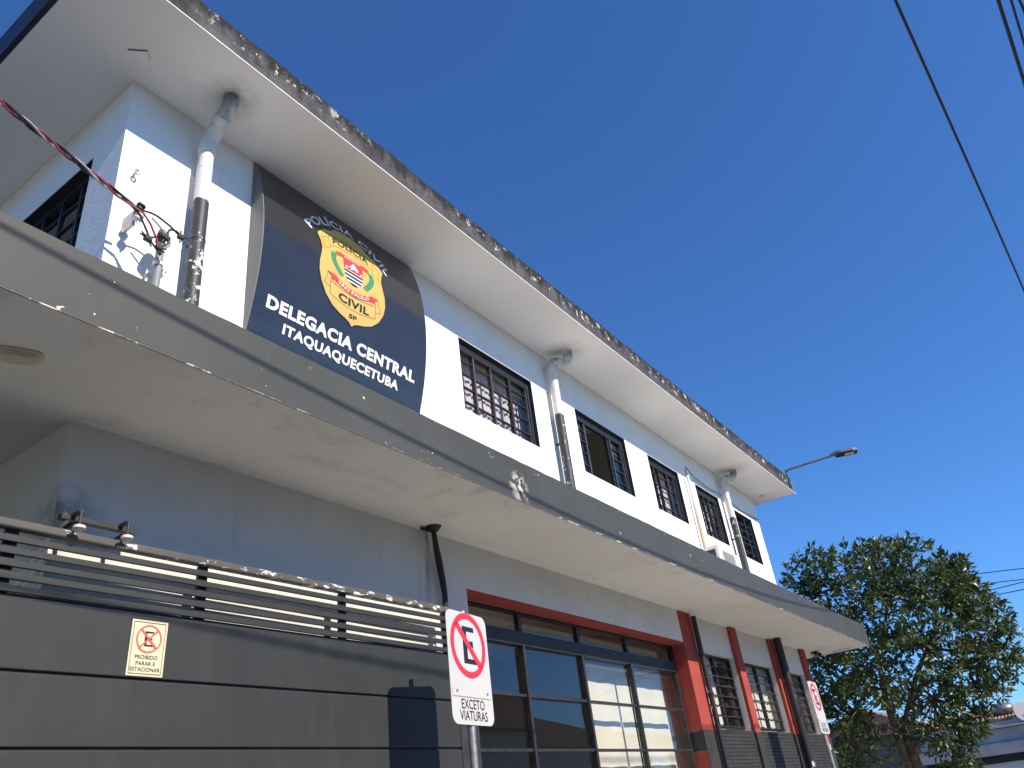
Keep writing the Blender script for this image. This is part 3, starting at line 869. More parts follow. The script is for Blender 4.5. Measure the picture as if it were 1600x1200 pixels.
# coat of arms
cr = []
shx = lambda z: .0285 if z > 1.080 else .0285 * math.sqrt(max(0, 1 - ((1.080 - z) / .034) ** 2)) if z < 1.080 else .0285
outl = [(-.030, 1.1215), (.030, 1.1215)] + [(shx(z), z) for z in (1.08, 1.07, 1.062, 1.056, 1.051, 1.048)] + [(0, 1.046)] + [(-shx(z), z) for z in (1.048, 1.051, 1.056, 1.062, 1.07, 1.08)]
lay(poly_mesh([[(CX + u, v) for u, v in outl]], CUT), on(.007), 'coat_of_arms', 'white_print', em)
redp = [[(CX - .0295, 1.1205), (CX + .0295, 1.1205), (CX + .0283, 1.0835), (CX - .0283, 1.0835)]]
redp += [[(CX - .030, 1.1215), (CX - .050, 1.1170), (CX - .044, 1.1115), (CX - .048, 1.1060), (CX - .0295, 1.110)], [(CX + .030, 1.1215), (CX + .050, 1.1170), (CX + .044, 1.1115), (CX + .048, 1.1060), (CX + .0295, 1.110)]]
lay(poly_mesh(redp, CUT), on(.0085), 'red_field', 'crest_red', em); redp = []
rt = [(CX - .052 + .104 * i / 10, 1.0450 - .013 * (1 - ((i - 5) / 5) ** 2)) for i in range(11)]
redp += [[rt[i], rt[i + 1], (rt[i + 1][0], rt[i + 1][1] - .0125), (rt[i][0], rt[i][1] - .0125)] for i in range(10)]
redp += [[(CX - s_ * .049, 1.047), (CX - s_ * .074, 1.0480), (CX - s_ * .063, 1.0400), (CX - s_ * .066, 1.0310), (CX - s_ * .049, 1.0330)] for s_ in (1, -1)]
lay(poly_mesh(redp, CUT), on(.0086), 'red_ribbon', 'crest_red', em)
blk = []
for k in range(4):
    zt = 1.0810 - k * .0098
    zb = zt - .0052
    blk.append([(CX - shx(zt) * .97, zt), (CX + shx(zt) * .97, zt), (CX + shx(zb) * .97, zb), (CX - shx(zb) * .97, zb)])
lay(poly_mesh(blk), on(.0088), 'black_stripes', 'sign_black', em)
fig = [[(CX - .014, 1.094), (CX - .006, 1.098), (CX - .003, 1.105), (CX + .004, 1.1075), (CX + .006, 1.103), (CX + .012, 1.098), (CX + .017, 1.0915), (CX + .009, 1.0935), (CX + .011, 1.0865), (CX + .005, 1.092), (CX - .004, 1.090), (CX - .008, 1.0855), (CX - .008, 1.0915)],
       [(CX - .024, 1.091), (CX - .017, 1.092), (CX - .016, 1.088), (CX - .022, 1.087)], [(CX + .020, 1.089), (CX + .026, 1.090), (CX + .025, 1.086), (CX + .020, 1.0855)]]
for k in range(9):
    fig.append([(CX - .024 + k * .0054, 1.1142), (CX - .0205 + k * .0054, 1.1142), (CX - .0205 + k * .0054, 1.1168), (CX - .024 + k * .0054, 1.1168)])
lay(poly_mesh(fig), on(.0098), 'white_figures', 'white_print', em)
bm = fit_text('SÃO PAULO', CX - .044, 0, .088, .0078, .012)
for v in bm.verts: v.co.y += 1.0350 - .013 * (1 - min(1, ((v.co.x - CX) / .052) ** 2))
lay(bm, on(.0100), 'lettering', 'white_print', em)
lv = []
for s_ in (-1, 1):
    for k in range(13):
        t = k / 12; z = 1.054 + .050 * t; xc = CX + s_ * (.036 + .020 * math.sin(t * 2.2))
        for q in (-1, 1):
            a = math.radians(90 + q * 40 + s_ * -8); L, wd = .0115, .0036
            ux, uz = math.cos(a), math.sin(a)
            lv.append([(xc, z), (xc + ux * L * .5 - uz * wd, z + uz * L * .5 + ux * wd), (xc + ux * L, z + uz * L), (xc + ux * L * .5 + uz * wd, z + uz * L * .5 - ux * wd)])
lay(poly_mesh(lv), on(.0078), 'laurel_branches', 'crest_green', em)
# big lettering
lay(fit_text('DELEGACIA CENTRAL', .7565, .8945, .4115, .0270, .045, CUT), on(.005), 'lettering', 'white_print', ws)
lay(fit_text('ITAQUAQUECETUBA', .8030, .8605, .3185, .0205, .040, CUT), on(.005), 'lettering', 'white_print', ws)
# arched lettering over the shield
bm, wd = text_bm('POLÍCIA CIVIL', .02)
R0 = .1446; CZ = 1.0670; h_ = .0225
a0, a1 = math.radians(90 + 57), math.radians(90 - 57)
for v in bm.verts:
    a = a0 + (a1 - a0) * v.co.x / wd
    rr = R0 - .011 + v.co.y * h_
    v.co.x = CX - .002 + rr * math.cos(a); v.co.y = CZ + rr * math.sin(a)
lay(bm, on(.005), 'lettering', 'white_print', ws)

# ---- vertical blinds behind the upper windows
def blind(x0, x1, z0, z1, y, n, label, ang=.35):
    t = thing('vertical_blind', label, 'blind', W((x0 + x1) / 2, y, z0), group='vertical blinds inside the upper windows')
    MB().box(x0, x1, y - .004, y + .004, z1, z1 + .008).build('headrail', 'pvc_white', t)
    p = (x1 - x0) / n; me = None
    for k in range(n):
        xc = x0 + p * (k + .5); w_ = p * (.46 + random.uniform(-.03, .03)); a = ang + random.uniform(-.35, .25)
        c_, s_ = math.cos(a) * w_, math.sin(a) * w_
        zb = z0 + random.uniform(0, .003)
        MB().add([(xc - c_, y + s_, zb), (xc, y - .0012, zb), (xc + c_, y - s_, zb), (xc + c_, y - s_, z1), (xc, y - .0012, z1), (xc - c_, y + s_, z1)], [(0, 1, 4, 5), (1, 2, 3, 4)]).build('slat', 'blind_fabric', t, fix=False)
blind(1.40, 1.735, .87, 1.15, 1.054, 16, 'pinkish vertical blind behind the barred window right of the navy wall sign')
blind(2.50, 2.735, .87, 1.15, 1.054, 10, 'pale vertical blind behind the third upper window from the wall sign')
blind(2.95, 3.12, .87, 1.15, 1.054, 8, 'dim vertical blind behind the window just left of the farthest white downpipe')
# pale roller blinds behind the right half of the big window
for a, b, lab in ((1.935, 2.190, 'sunlit cream roller blind behind the left one of the two bright big window columns'), (2.202, 2.500, 'sunlit cream roller blind at the right end of the big window beside the red pilaster')):
    t = thing('roller_blind', lab, 'blind', W((a + b) / 2, 1.10, -.14), group='cream blinds in the big ground floor window')
    mb = MB(); n = 10
    for k in range(n):
        xa, xb = a + (b - a) * k / n, a + (b - a) * (k + 1) / n; f = lambda x: 1.100 + .0012 * math.sin(x * 60)
        mb.add([(xa, f(xa), -.14), (xb, f(xb), -.14), (xb, f(xb), .366), (xa, f(xa), .366)], [(0, 1, 2, 3)])
    mb.build('sheet', 'curtain_fabric', t, fix=False)
    MB().tube([(a, 1.1, .372), (b, 1.1, .372)], .006, 10).build('roller', 'pvc_white', t, smooth=True)
for a, b, lab in ((2.675, 2.785, 'cream curtain behind the first small ground floor window beside the wide red pilaster'), (3.02, 3.345, 'patterned pale curtain behind the middle small ground floor window'), (3.45, 3.70, 'pale curtain behind the small window nearest the building end')):
    t = thing('curtain', lab, 'curtain', W((a + b) / 2, 1.075, .20), group='curtains in the small ground floor windows')
    mb = MB(); n = 24
    for k in range(n):
        xa, xb = a + (b - a) * k / n, a + (b - a) * (k + 1) / n; f = lambda x: 1.062 + .003 * math.sin(x * 190) + .002 * math.sin(x * 77)
        mb.add([(xa, f(xa), .19), (xb, f(xb), .19), (xb, f(xb), .46), (xa, f(xa), .46)], [(0, 1, 2, 3)])
    mb.build('cloth', 'curtain_fabric', t, smooth=True, fix=False)

# ---- air conditioner standing on the canopy
ac = thing('air_conditioner', 'white air conditioning unit on the canopy below a barred window', 'air conditioner', W(2.73, .92, ZT))
AX0, AX1, AY0, AY1, AZ0, AZ1 = 2.632, 2.842, .882, .952, .662, .7855
body = MB()
body.box(AX0 + .003, AX1, AY0 + .002, AY1, AZ0, AZ1).build('casing', 'ac_white', ac, bevel=.012)
MB().box(AX0, AX0 + .0028, AY0, AY0 + .010, AZ0, AZ1).box(AX0, AX0 + .0028, AY1 - .008, AY1, AZ0, AZ1).box(AX0, AX0 + .0028, AY0 + .010, AY1 - .008, AZ1 - .012, AZ1).box(AX0, AX0 + .0028, AY0 + .010, AY1 - .008, AZ0, AZ0 + .01).box(AX0, AX0 + .0028, AY0 + .010, AY1 - .008, AZ1 - .052, AZ1 - .044).build('side_frame', 'ac_white', ac)
MB().box(AX0 + .0012, AX0 + .0027, AY0 + .010, AY1 - .008, AZ0 + .01, AZ1 - .012).build('coil', 'black_steel', ac)
gr = MB()
for k in range(14):
    gr.box(AX0 + .045, AX1 - .055, AY0 - .0015, AY0 + .0015, AZ0 + .014 + k * .0072, AZ0 + .0168 + k * .0072)
gr.build('grille', 'ac_grille', ac)
MB().box(AX0 + .036, AX0 + .042, AY0 - .001, AY0 + .0018, AZ0, AZ1 - .004).box(AX1 - .050, AX1 - .046, AY0 - .001, AY0 + .0018, AZ0, AZ1 - .004).build('panel_joint', 'ac_white', ac)
for x in (AX0 + .03, AX1 - .04):
    MB().box(x, x + .012, AY0 + .004, AY1 - .004, ZT, AZ0 - .0002).build('foot', 'black_rubber', ac)

# ---- ceiling lamp under the canopy, cctv camera
cl = thing('ceiling_lamp', 'beige oblong ceiling lamp on the canopy soffit at the left edge', 'lamp', W(.338, .886, ZC - .011))
mb = MB()
def oval(mb, cx, cy, a, b, ang, prof, n=28):
    o = len(mb.v); ca, sa = math.cos(ang), math.sin(ang)
    for s_, z in prof:
        for k in range(n):
            t = 2 * math.pi * k / n; ct, st_ = math.cos(t), math.sin(t); u = a * s_ * math.copysign(abs(ct) ** .62, ct); v = b * s_ * math.copysign(abs(st_) ** .62, st_)
            mb.v.append((cx + u * ca - v * sa, cy + u * sa + v * ca, z))
    for i in range(len(prof) - 1):
        for k in range(n):
            k2 = (k + 1) % n; mb.f.append((o + i * n + k, o + i * n + k2, o + (i + 1) * n + k2, o + (i + 1) * n + k)); mb.mi.append(0)
    e = o + (len(prof) - 1) * n; mb.f.append(tuple(e + k for k in range(n))); mb.mi.append(0)
    return mb
oval(MB(), .333, .884, .0245, .0125, math.radians(-25), [(1.06, ZC - .0003), (1.06, ZC - .003), (1.0, ZC - .0035)]).build('base_ring', 'cream_plastic', cl)
oval(MB(), .333, .884, .0232, .0114, math.radians(-25), [(1.0, ZC - .0036), (.98, ZC - .007), (.88, ZC - .0100), (.6, ZC - .0112)]).build('diffuser', 'cream_plastic', cl, smooth=True)
el = thing('ceiling_lamp', 'small round lamp under the roof eave at the far right corner', 'lamp', W(3.66, .95, ZS - .008))
MB().lathe((3.66, .95, ZS - .0005), [(.012, 0), (.012, -.003), (.009, -.0065), (.005, -.0078)], n=18).build('diffuser', 'cream_plastic', el, smooth=True)
cc = thing('security_camera', 'dark security camera under the canopy at the building end', 'camera', W(3.93, .985, ZC - .03))
MB().lathe((3.93, .99, ZC - .0004), [(.018, 0), (.018, -.004), (.012, -.007)], n=18).build('base', 'black_steel', cc, smooth=True)
MB().tube([(3.93, .99, ZC - .006), (3.928, .985, ZC - .016)], .0045, 10).build('neck', 'black_steel', cc)
MB().tube([(3.945, .995, ZC - .018), (3.90, .965, ZC - .021), (3.893, .960, ZC - .0215)], [.009, .009, .0105], 14).build('body', 'lamp_dark', cc, smooth=True)
MB().tube([(3.892, .9594, ZC - .0215), (3.8905, .9583, ZC - .0216)], .0075, 14).build('lens', 'sign_black', cc)
MB().tube([(3.945, .995, ZC - .018), (3.96, 1.0, ZC - .026), (3.955, 1.01, ZC - .012), (3.94, 1.01, ZC - .001)], .0017, 6).build('cable', 'black_rubber', cc)

# ---- black hose hanging out of the canopy
hs = thing('drain_hose', 'black drain hose hanging from the canopy soffit down the wall above the gate', 'hose', W(1.21, .985, .36))
MB().tube([(1.190, .972, .5575), (1.194, .975, .545), (1.204, .980, .522), (1.216, .985, .495), (1.226, .988, .462), (1.231, .988, .43), (1.229, .988, .38), (1.230, .988, .35)], [.0050, .0052, .0062, .0072, .0070, .0060, .0052, .0050], 12).build('hose', 'black_rubber', hs, smooth=True)
MB().lathe((1.190, .972, .5577), [(.017, 0), (.014, -.004), (.009, -.010)], n=14).build('flange', 'black_rubber', hs, smooth=True)
MB().bar((1.165, .985, .553), (1.19, .975, .549), .004, .006).build('bracket', 'black_steel', hs)

# ---- service entrance: conduit, insulator bracket, clamps, twisted drop cable
sc_ = thing('conduit_gooseneck', 'grey gooseneck conduit with a cable end at the corner left of the nearest downpipe', 'conduit', W(.55, .975, ZT))
pts = [(.5380, .978, ZT - .003), (.5385, .978, .80), (.5390, .978, .895)]
for k in range(1, 9):
    a = math.pi * k / 8 * .94
    pts.append((.5390 - .0085 * (1 - math.cos(a)), .978 - .0150 * (1 - math.cos(a)), .895 + .0195 * math.sin(a)))
MB().tube(pts, .0066, 14).build('conduit', 'grey_conduit', sc_, smooth=True)
MB().tube([(.5383, .978, .862), (.5383, .978, .868)], .0085, 14).build('coupling', 'pvc_white', sc_)
MB().box(.543, .555, .984, .998, .853, .857).tube([(.549, .9785, .850), (.551, .9785, .862)], .0016, 6).build('clip', 'ceramic', sc_)
MB().tube([(.5293, .9915, ZT - .003), (.5295, .9915, .86)], .0022, 8).build('side_conduit', 'pvc_white', sc_)
MB().tube([pts[-1], (pts[-1][0] - .0005, pts[-1][1] - .0006, pts[-1][2] - .008)], .0078, 14).build('end_cap', 'black_rubber', sc_)
ib = thing('insulator_bracket', 'steel bracket with two ceramic insulators holding the twisted cable at the wall corner', 'bracket', W(.487, .975, .90))
MB().box(.4815, .4865, .968, .9995, .908, .940).build('plate', 'galvanised', ib, bevel=.004)
for z in (.938, .917):
    MB().lathe((.484, .956, z), [(.003, -.0065), (.0072, -.0050), (.0072, -.0022), (.0045, 0), (.0072, .0022), (.0072, .0050), (.003, .0065)], axis=(.3, -.2, 1), n=16).build('insulator', 'ceramic' if z < .92 else 'black_steel', ib, smooth=True)
    MB().tube([(.484, .956, z - .014), (.4845, .9555, z + .014)], .002, 8).build('bolt', 'galvanised', ib)
eb = thing('eye_bolt', 'steel eye bolt in the white wall above the insulator bracket', 'bolt', W(.4865, .985, 1.03))
MB().tube([(.4865, .9995, 1.043), (.4865, .990, 1.043)], .0018, 8).build('shank', 'galvanised', eb)
MB().tube([(.4865 + .0040 * math.cos(t), .988, 1.0405 + .0055 * math.sin(t)) for t in [2 * math.pi * k / 16 for k in range(17)]], .0016, 8).build('eye', 'galvanised', eb, smooth=True)

A0 = Vector((-.60, .66, .915)); A1 = Vector((.484, .948, .922))
dc = thing('service_cable', 'twisted black, red and grey service cable running from upper left to the wall bracket', 'cable', W(.484, .948, .922))
def strand(ph, amp, turns, t1, n=150):
    out = []
    d = (A1 - A0); a = d.orthogonal().normalized(); b = d.normalized().cross(a)
    for i in range(n + 1):
        t = t1 * i / n; sag = -.010 * 4 * t * (1 - t)
        th = ph + turns * 2 * math.pi * t + .5 * math.sin(t * 17)
        out.append(A0 + d * t + Vector((0, 0, sag)) + amp * (math.cos(th) * a + math.sin(th) * b))
    return out
blkp = strand(0, .0032, 13, .955, 420); redp_ = strand(2.1, .0032, 13, .955, 420); gry = strand(4.2, .0030, 13, .985, 420); gry2 = strand(5.3, .0026, 13, .985, 420)
blkp += [Vector((.4745, .936, .905)), Vector((.483, .935, .890)), Vector((.492, .935, .875)), Vector((.4935, .936, .868))]
redp_ += [Vector((.478, .930, .905)), Vector((.490, .928, .890)), Vector((.503, .930, .872)), Vector((.508, .932, .862))]
MB().tube(blkp, .0018, 8).build('conductor', 'black_rubber', dc, smooth=True)
MB().tube(redp_, .0018, 8).build('conductor', 'red_cable', dc, smooth=True)
MB().tube(gry, .0018, 8).build('conductor', 'grey_cable', dc, smooth=True)
MB().tube(gry2, .0018, 8).build('conductor', 'black_rubber', dc, smooth=True)
def wire(pts, r, mat, label, loops=10):
    # smooth Catmull-Rom through pts
    P = [Vector(p) for p in pts]; P = [P[0]] + P + [P[-1]]; out = []
    for i in range(1, len(P) - 2):
        for k in range(loops):
            t = k / loops; p0, p1, p2, p3 = P[i - 1:i + 3]
            out.append(.5 * ((2 * p1) + (p2 - p0) * t + (2 * p0 - 5 * p1 + 4 * p2 - p3) * t * t + (3 * p1 - p0 - 3 * p2 + p3) * t ** 3))
    out.append(P[-2])
    return MB().tube(out, r, 8)
cj = thing('cable_tails', 'loose grey and black cable tails with clamps above the conduit gooseneck', 'cable', W(.525, .95, .88))
wire([(.484, .946, .925), (.505, .946, .930), (.532, .946, .924), (.552, .946, .914)], .0017, 'grey_cable', '').build('tail', 'black_steel', cj, smooth=True)
wire([(.553, .946, .915), (.545, .945, .919), (.532, .943, .914), (.528, .942, .900), (.531, .942, .886), (.524, .945, .872), (.5235, .947, .866)], .0019, '', '').build('tail', 'black_rubber', cj, smooth=True)
wire([(.500, .945, .920), (.515, .943, .908), (.530, .943, .895), (.534, .943, .882), (.522, .945, .868)], .0017, '', '').build('tail', 'grey_cable', cj, smooth=True)
wire([(.494, .936, .866), (.503, .936, .861), (.512, .934, .850), (.516, .936, .848), (.520, .940, .856), (.522, .945, .862)], .0017, '', '').build('tail', 'black_rubber', cj, smooth=True)
for (px_, py_, pz_), r_ in (((.4935, .936, .867), .0085), ((.553, .946, .9135), .0075), ((.5285, .943, .893), .007), ((.511, .933, .858), .0075)):
    c_ = MB().box(px_ - r_ * .7, px_ + r_ * .7, py_ - r_ * .5, py_ + r_ * .5, pz_ - r_ * .55, pz_ + r_ * .55)
    c_ = c_.build('clamp', 'black_rubber', cj, bevel=.006)
    for k in range(4):
        a = random.uniform(0, 6.28); d = Vector((math.cos(a), random.uniform(-.4, .2), math.sin(a))) * r_ * 1.6
        MB().tube([(px_, py_, pz_), (px_ + d.x, py_ + d.y, pz_ + d.z)], .0015, 6).build('screw', 'black_rubber', c_)

# ---- roof edge street lamp
sl = thing('street_lamp', 'grey street lamp head on a long arm fixed to the roof edge corner', 'street lamp', (16.74, 3.70, 7.75))
def rel(x, y, z): return (x / S, y / S, z / S)      # metres relative to the eye
MB().bar(rel(16.74, 3.690, 5.72), rel(16.74, 3.690, 6.14), .06 * M, .012 * M, up=(0, 1, 0)).build('bracket', 'black_steel', sl)
MB().tube([rel(16.74, 3.69, 6.10), rel(16.75, 3.60, 6.125), rel(16.90, 2.69, 6.17)], .026 * M, 12).build('arm', 'lamp_grey', sl, smooth=True)
a = Vector(rel(16.895, 2.72, 6.17)); b = Vector(rel(17.10, 2.20, 6.16)); d = (b - a).normalized(); sd_ = d.cross(Vector((0, 0, 1))).normalized(); up_ = sd_.cross(d)
def head(prof, name, mat, z0_, z1_):
    mb = MB(); L = (b - a).length; ring_ = []
    n = len(prof)
    vs = []
    for s_, w_ in prof: vs.append((s_, w_))
    pts2 = [(s_, w_) for s_, w_ in vs] + [(s_, -w_) for s_, w_ in vs[::-1]]
    up3 = [a + d * L * s_ + sd_ * w_ * M + up_ * z1_ * M for s_, w_ in pts2]; lo3 = [a + d * L * s_ + sd_ * w_ * M + up_ * z0_ * M for s_, w_ in pts2]
    k = len(pts2)
    mb.add(up3 + lo3, [tuple(range(k)), tuple(range(2 * k - 1, k - 1, -1))] + [(i, i + k, (i + 1) % k + k, (i + 1) % k) for i in range(k)])
    return mb.build(name, mat, sl, bevel=.006)
head([(.0, .03), (.12, .05), (.2, .10), (.35, .125), (.8, .125), (.95, .10), (1.0, .06)], 'head', 'lamp_grey', .0, .055)
head([(.18, .08), (.3, .115), (.8, .115), (.94, .09), (.98, .06)], 'underside', 'lamp_dark', -.022, -.0005)
head([(.52, .07), (.86, .07)], 'led_panel', 'led_panel', -.026, -.0225)
MB().lathe(a + d * .03 + up_ * .055 * M, [(.02 * M, 0), (.02 * M, .03 * M), (.012 * M, .036 * M)], n=12).build('photocell', 'lamp_dark', sl)

# ================================================================== GATE
GX, GY = 1.08, .955
gate = thing('sliding_gate', 'dark grey steel sliding gate with slatted top and wide horizontal panels', 'gate', (GX * S, GY * S, 0), rz=-.012, local=True)
gl0, gl1 = -1.5, 1.2065 - GX
def gbox(x0, x1, y0, y1, z0, z1): return MB().box(x0, x1, y0, y1, z0, z1)
MB().box(gl0, gl1, -.004, .010, .3775, .3885).build('top_rail', 'gate_rail_paint', gate, bevel=.01)
sz = .3715; pitch_ = .0146
for k in range(5):
    zt = .3700 - k * pitch_
    MB().box(gl0, gl1, -.001, .0035, zt - .0080, zt).build('slat', 'gate_paint', gate, bevel=.003)
for x in (.4015 - .265, .4015, .6597, .926, 1.19):
    MB().box(x - GX - .0075, x - GX + .0075, .0048, .010, .295, .3772).build('post', 'black_steel', gate)
MB().box(gl0, gl1, .0042, .010, .2925, .3035).build('bottom_rail', 'black_steel', gate)
zt = .2955
for k in range(9):
    zb = .2955 - .0795 * (k + 1)
    if zb < GZ + .01: break
    MB().box(gl0, gl1 - .004, -.002, .008, zb + .0036, zt - (.0 if k else 0)).build('panel', 'gate_paint', gate, bevel=.006)
    MB().box(gl0, gl1 - .004, .002, .008, zb, zb + .0036).build('groove', 'black_steel', gate)
    zt = zb
MB().box(gl1 - .0038, gl1, -.003, .012, GZ + .02, .377).build('end_post', 'gate_paint', gate, bevel=.006)
# guide rollers on a bracket from the wall
gg = thing('guide_bracket', 'wall bracket with two white guide rollers above the gate top rail', 'bracket', W(.50, .95, .385))
MB().bar((.452, .968, .4065), (.553, .968, .4065), .010, .006).build('arm', 'black_steel', gg)
MB().add([(.4605, .9985, .395), (.4605, .9985, .440), (.4605, .965, .404), (.4645, .9985, .395), (.4645, .9985, .440), (.4645, .965, .404)], [(0, 1, 2), (3, 5, 4), (0, 3, 4, 1), (1, 4, 5, 2), (2, 5, 3, 0)]).build('gusset', 'galvanised', gg)
for x in (.475, .545):
    MB().bar((x, .998, .403), (x, .968, .406), .006, .006).build('stay', 'black_steel', gg)
for x in (.466, .529):
    st_ = MB().tube([(x, .944, .386), (x, .944, .4105)], .0018, 8).bar((x, .944, .4095), (x, .968, .4085), .006, .003).build('stem', 'black_steel', gg)
    MB().lathe((x, .944, .388), [(.0062, -.0030), (.0076, -.0020), (.0076, .0012), (.0060, .0022)], n=18).build('roller', 'ceramic', gg, smooth=True)
# sticker on the gate
ca, sa = math.cos(-.012), math.sin(-.012)
stk = thing('warning_sign', 'small cream no parking sticker with crossed red circle on the gate', 'sign', W(.585, .951, .22))
def st_map(off):
    def f(u, v):
        x = .5585 + u * .0495 + (.0012 if v > .5 else 0); z = .2215 + v * .0690
        yg = GY + (x - GX) * math.tan(-.012) - .0022
        return (x, yg - off * M, z)
    return f
lay(poly_mesh([[(0, 0), (1, 0), (1, 1), (0, 1)]]), st_map(.002), 'sheet', 'sticker_cream', stk)
lay(poly_mesh(stroke([(.06, .04), (.94, .04), (.94, .96), (.06, .96), (.06, .04)], .016)), st_map(.0032), 'border_line', 'gold_line', stk)
asp = .0495 / .0690
circ = lambda r, k: (.5 + r * math.cos(k), .665 + r * asp * math.sin(k))
rp = []
for k in range(40):
    p, q = 2 * math.pi * k / 40, 2 * math.pi * (k + 1) / 40
    rp.append([circ(.315, p), circ(.355, p), circ(.355, q), circ(.315, q)])
Ep = [[(.38, .80), (.62, .80), (.62, .77), (.38, .77)], [(.38, .77), (.44, .77), (.44, .56), (.38, .56)], [(.44, .68), (.59, .68), (.59, .645), (.44, .645)], [(.38, .56), (.64, .56), (.64, .53), (.38, .53)]]
lay(poly_mesh(Ep), st_map(.0036), 'letter_e', 'sign_black', stk)
for s_ in (1, -1):
    c4 = math.pi / 4 * s_
    p, q = circ(.32, c4), circ(.32, c4 + math.pi); rp += stroke([p, q], .042)
lay(poly_mesh(rp), st_map(.0044), 'red_circle', 'sticker_red', stk)
for s_, u0, w_, v0 in (('PROIBIDO', .19, .62, .300), ('PARAR E', .23, .53, .190), ('ESTACIONAR', .09, .82, .085)):
    lay(fit_text(s_, u0, v0, w_, .068, .006), st_map(.0038), 'lettering', 'sign_black', stk)

# ================================================================== STREET SIGNS
def street_sign(px0, py0, px1, py1, ztop, zbot, label, pole_tilt=(0, 0)):
    t = thing('street_sign', label, 'sign', W((px0 + px1) / 2, (py0 + py1) / 2 + .012, GZ), group='no parking signs on the pavement')
    ax = Vector((px1 - px0, py1 - py0, 0)); L = ax.length; ax.normalize(); nrm = Vector((ax.y, -ax.x, 0))
    H = ztop - zbot
    def mp(off):
        return lambda u, v: tuple(Vector((px0, py0, zbot)) + ax * (u * L) + Vector((0, 0, v * L)) + nrm * off * M)
    hv = H / L
    prof = rrect(0, 1, 0, hv, .12)
    # plate with thickness
    k = len(prof); f0 = [mp(0)(u, v) for u, v in prof]; f1 = [mp(-.004)(u, v) for u, v in prof]
    MB().add(f0 + f1, [tuple(range(k)), tuple(range(2 * k - 1, k - 1, -1))] + [(i, (i + 1) % k, (i + 1) % k + k, i + k) for i in range(k)]).build('plate', 'sign_white', t)
    cy = hv * .70; R1, R0_ = .430, .348
    E_ = [[(.37, cy + .245), (.66, cy + .245), (.66, cy + .180), (.37, cy + .180)], [(.37, cy + .180), (.47, cy + .180), (.47, cy - .180), (.37, cy - .180)],
          [(.47, cy + .055), (.62, cy + .055), (.62, cy - .03), (.47, cy - .03)], [(.37, cy - .180), (.68, cy - .180), (.68, cy - .245), (.37, cy - .245)]]
    lay(poly_mesh(E_), mp(.0012), 'letter_e', 'sign_black', t)
    s45 = math.sqrt(.5) * .39
    lay(poly_mesh(ring(.5, cy, R0_, R1) + stroke([(.5 - s45 * 1.0, cy + s45 * 1.0), (.5 + s45, cy - s45)], .088)), mp(.0022), 'red_ring', 'sign_red', t)
    lay(poly_mesh([rrect(.035, .965, .338, .452, .01)]), mp(.003), 'clamp_strip', 'sign_white', t)
    MB().add([mp(.0028)(u, v) for u, v in ((.04, .330), (.96, .330), (.96, .3345), (.04, .3345))], [(0, 1, 2, 3)]).build('strip_edge', 'grey_cable', t, fix=False)
    for u in (.13, .87):
        p = Vector(mp(.003)(u, .400)); MB().tube([p, p + nrm * .006 * M], .014 * L * 1.3, 8).build('bolt', 'galvanised', t)
        p = Vector(mp(.0022)(u - .03 if u < .5 else u + .03, cy + .10)); MB().tube([p, p + nrm * .004 * M], .010 * L, 8).build('bolt', 'galvanised', t)
    lay(fit_text('EXCETO', .225, .190, .55, .118, .004), mp(.0018), 'lettering', 'sign_black', t)
    lay(fit_text('VIATURAS', .17, .050, .66, .118, .004), mp(.0018), 'lettering', 'sign_black', t)
    c0 = Vector(mp(0)(.5, 0)) - nrm * .032 * M
    MB().tube([c0 + Vector((0, 0, H + .004)), c0 + Vector((0, 0, H)), c0 + Vector((pole_tilt[0], pole_tilt[1], GZ - c0.z))], .0245 * M * 1.15, 16).build('pole', 'galvanised', t, smooth=True)
    for zz in (zbot + .3 * H, zbot + .75 * H):
        q = Vector((c0.x, c0.y, zz)); MB().tube([q, q + Vector((0, 0, .006))], .0245 * M * 1.3, 16).bar(q + nrm * .02 * M, q + nrm * .028 * M, .03 * M, .03 * M).build('clamp', 'galvanised', t)
    return t
street_sign(1.0103, .8126, 1.1330, .8240, .3300, .1530, 'nearest white no parking sign on a steel pole in front of the gate end')
s2 = street_sign(3.02, .8150, 3.128, .8150, .341, .168, 'far white no parking sign seen edge-on before the last red pilaster')
MB().box(3.095, 3.125, .826, .830, .140, .165).build('red_tag', 'sign_red', s2)
MB().box(3.105, 3.125, .826, .830, .118, .138).build('white_tag', 'sign_white', s2)

# ================================================================== OVERHEAD CABLES
def cable(fn, x0, x1, r, label, wob=0.0, n=90):
    mb = MB(); pts = []
    nn = n if not wob else 900
    for i in range(nn + 1):
        x = x0 + (x1 - x0) * i / nn; y, z = fn(x)
        if wob: y += wob * math.cos(x * 11); z += wob * math.sin(x * 11)
        pts.append((x / S, y / S, z / S))
    o = mb.tube(pts, r * M, 8).build('overhead_cable', 'black_rubber', None, smooth=True)
    return tag(o, label, 'cable', 'power and phone cables above the street')
c1y = lambda x: -.79 - .0814 * (x - 5.5)
cable(lambda x: (c1y(x), 2.55 + .006 * (x - 8) ** 2 + .7 * (3.49 - c1y(x))), -10, 28, .013, 'single black cable crossing the open sky at the upper right')
c2y = lambda x: -1.39 - .087 * (x - 5.69)
c2z = lambda x: 1.05 + .006 * (x - 9.5) ** 2 + .7 * (4.298 - c2y(x))
for k, (dy, dz, r, wob, lab) in enumerate(((0, 0, .0140, 0, 'leftmost thick black cable of the four bunched at the top right corner'), (-.09, .063, .0095, 0, 'second black cable from the left in the top right corner bunch'),
                                 (-.15, .105, .0095, .010, 'third black cable in the top right corner bunch'), (-.24, .168, .010, 0, 'black cable nearest the right edge in the top right corner'))):
    cable(lambda x, dy=dy, dz=dz: (c2y(x) + dy, c2z(x) + dz), -10, 28, r, lab, wob)
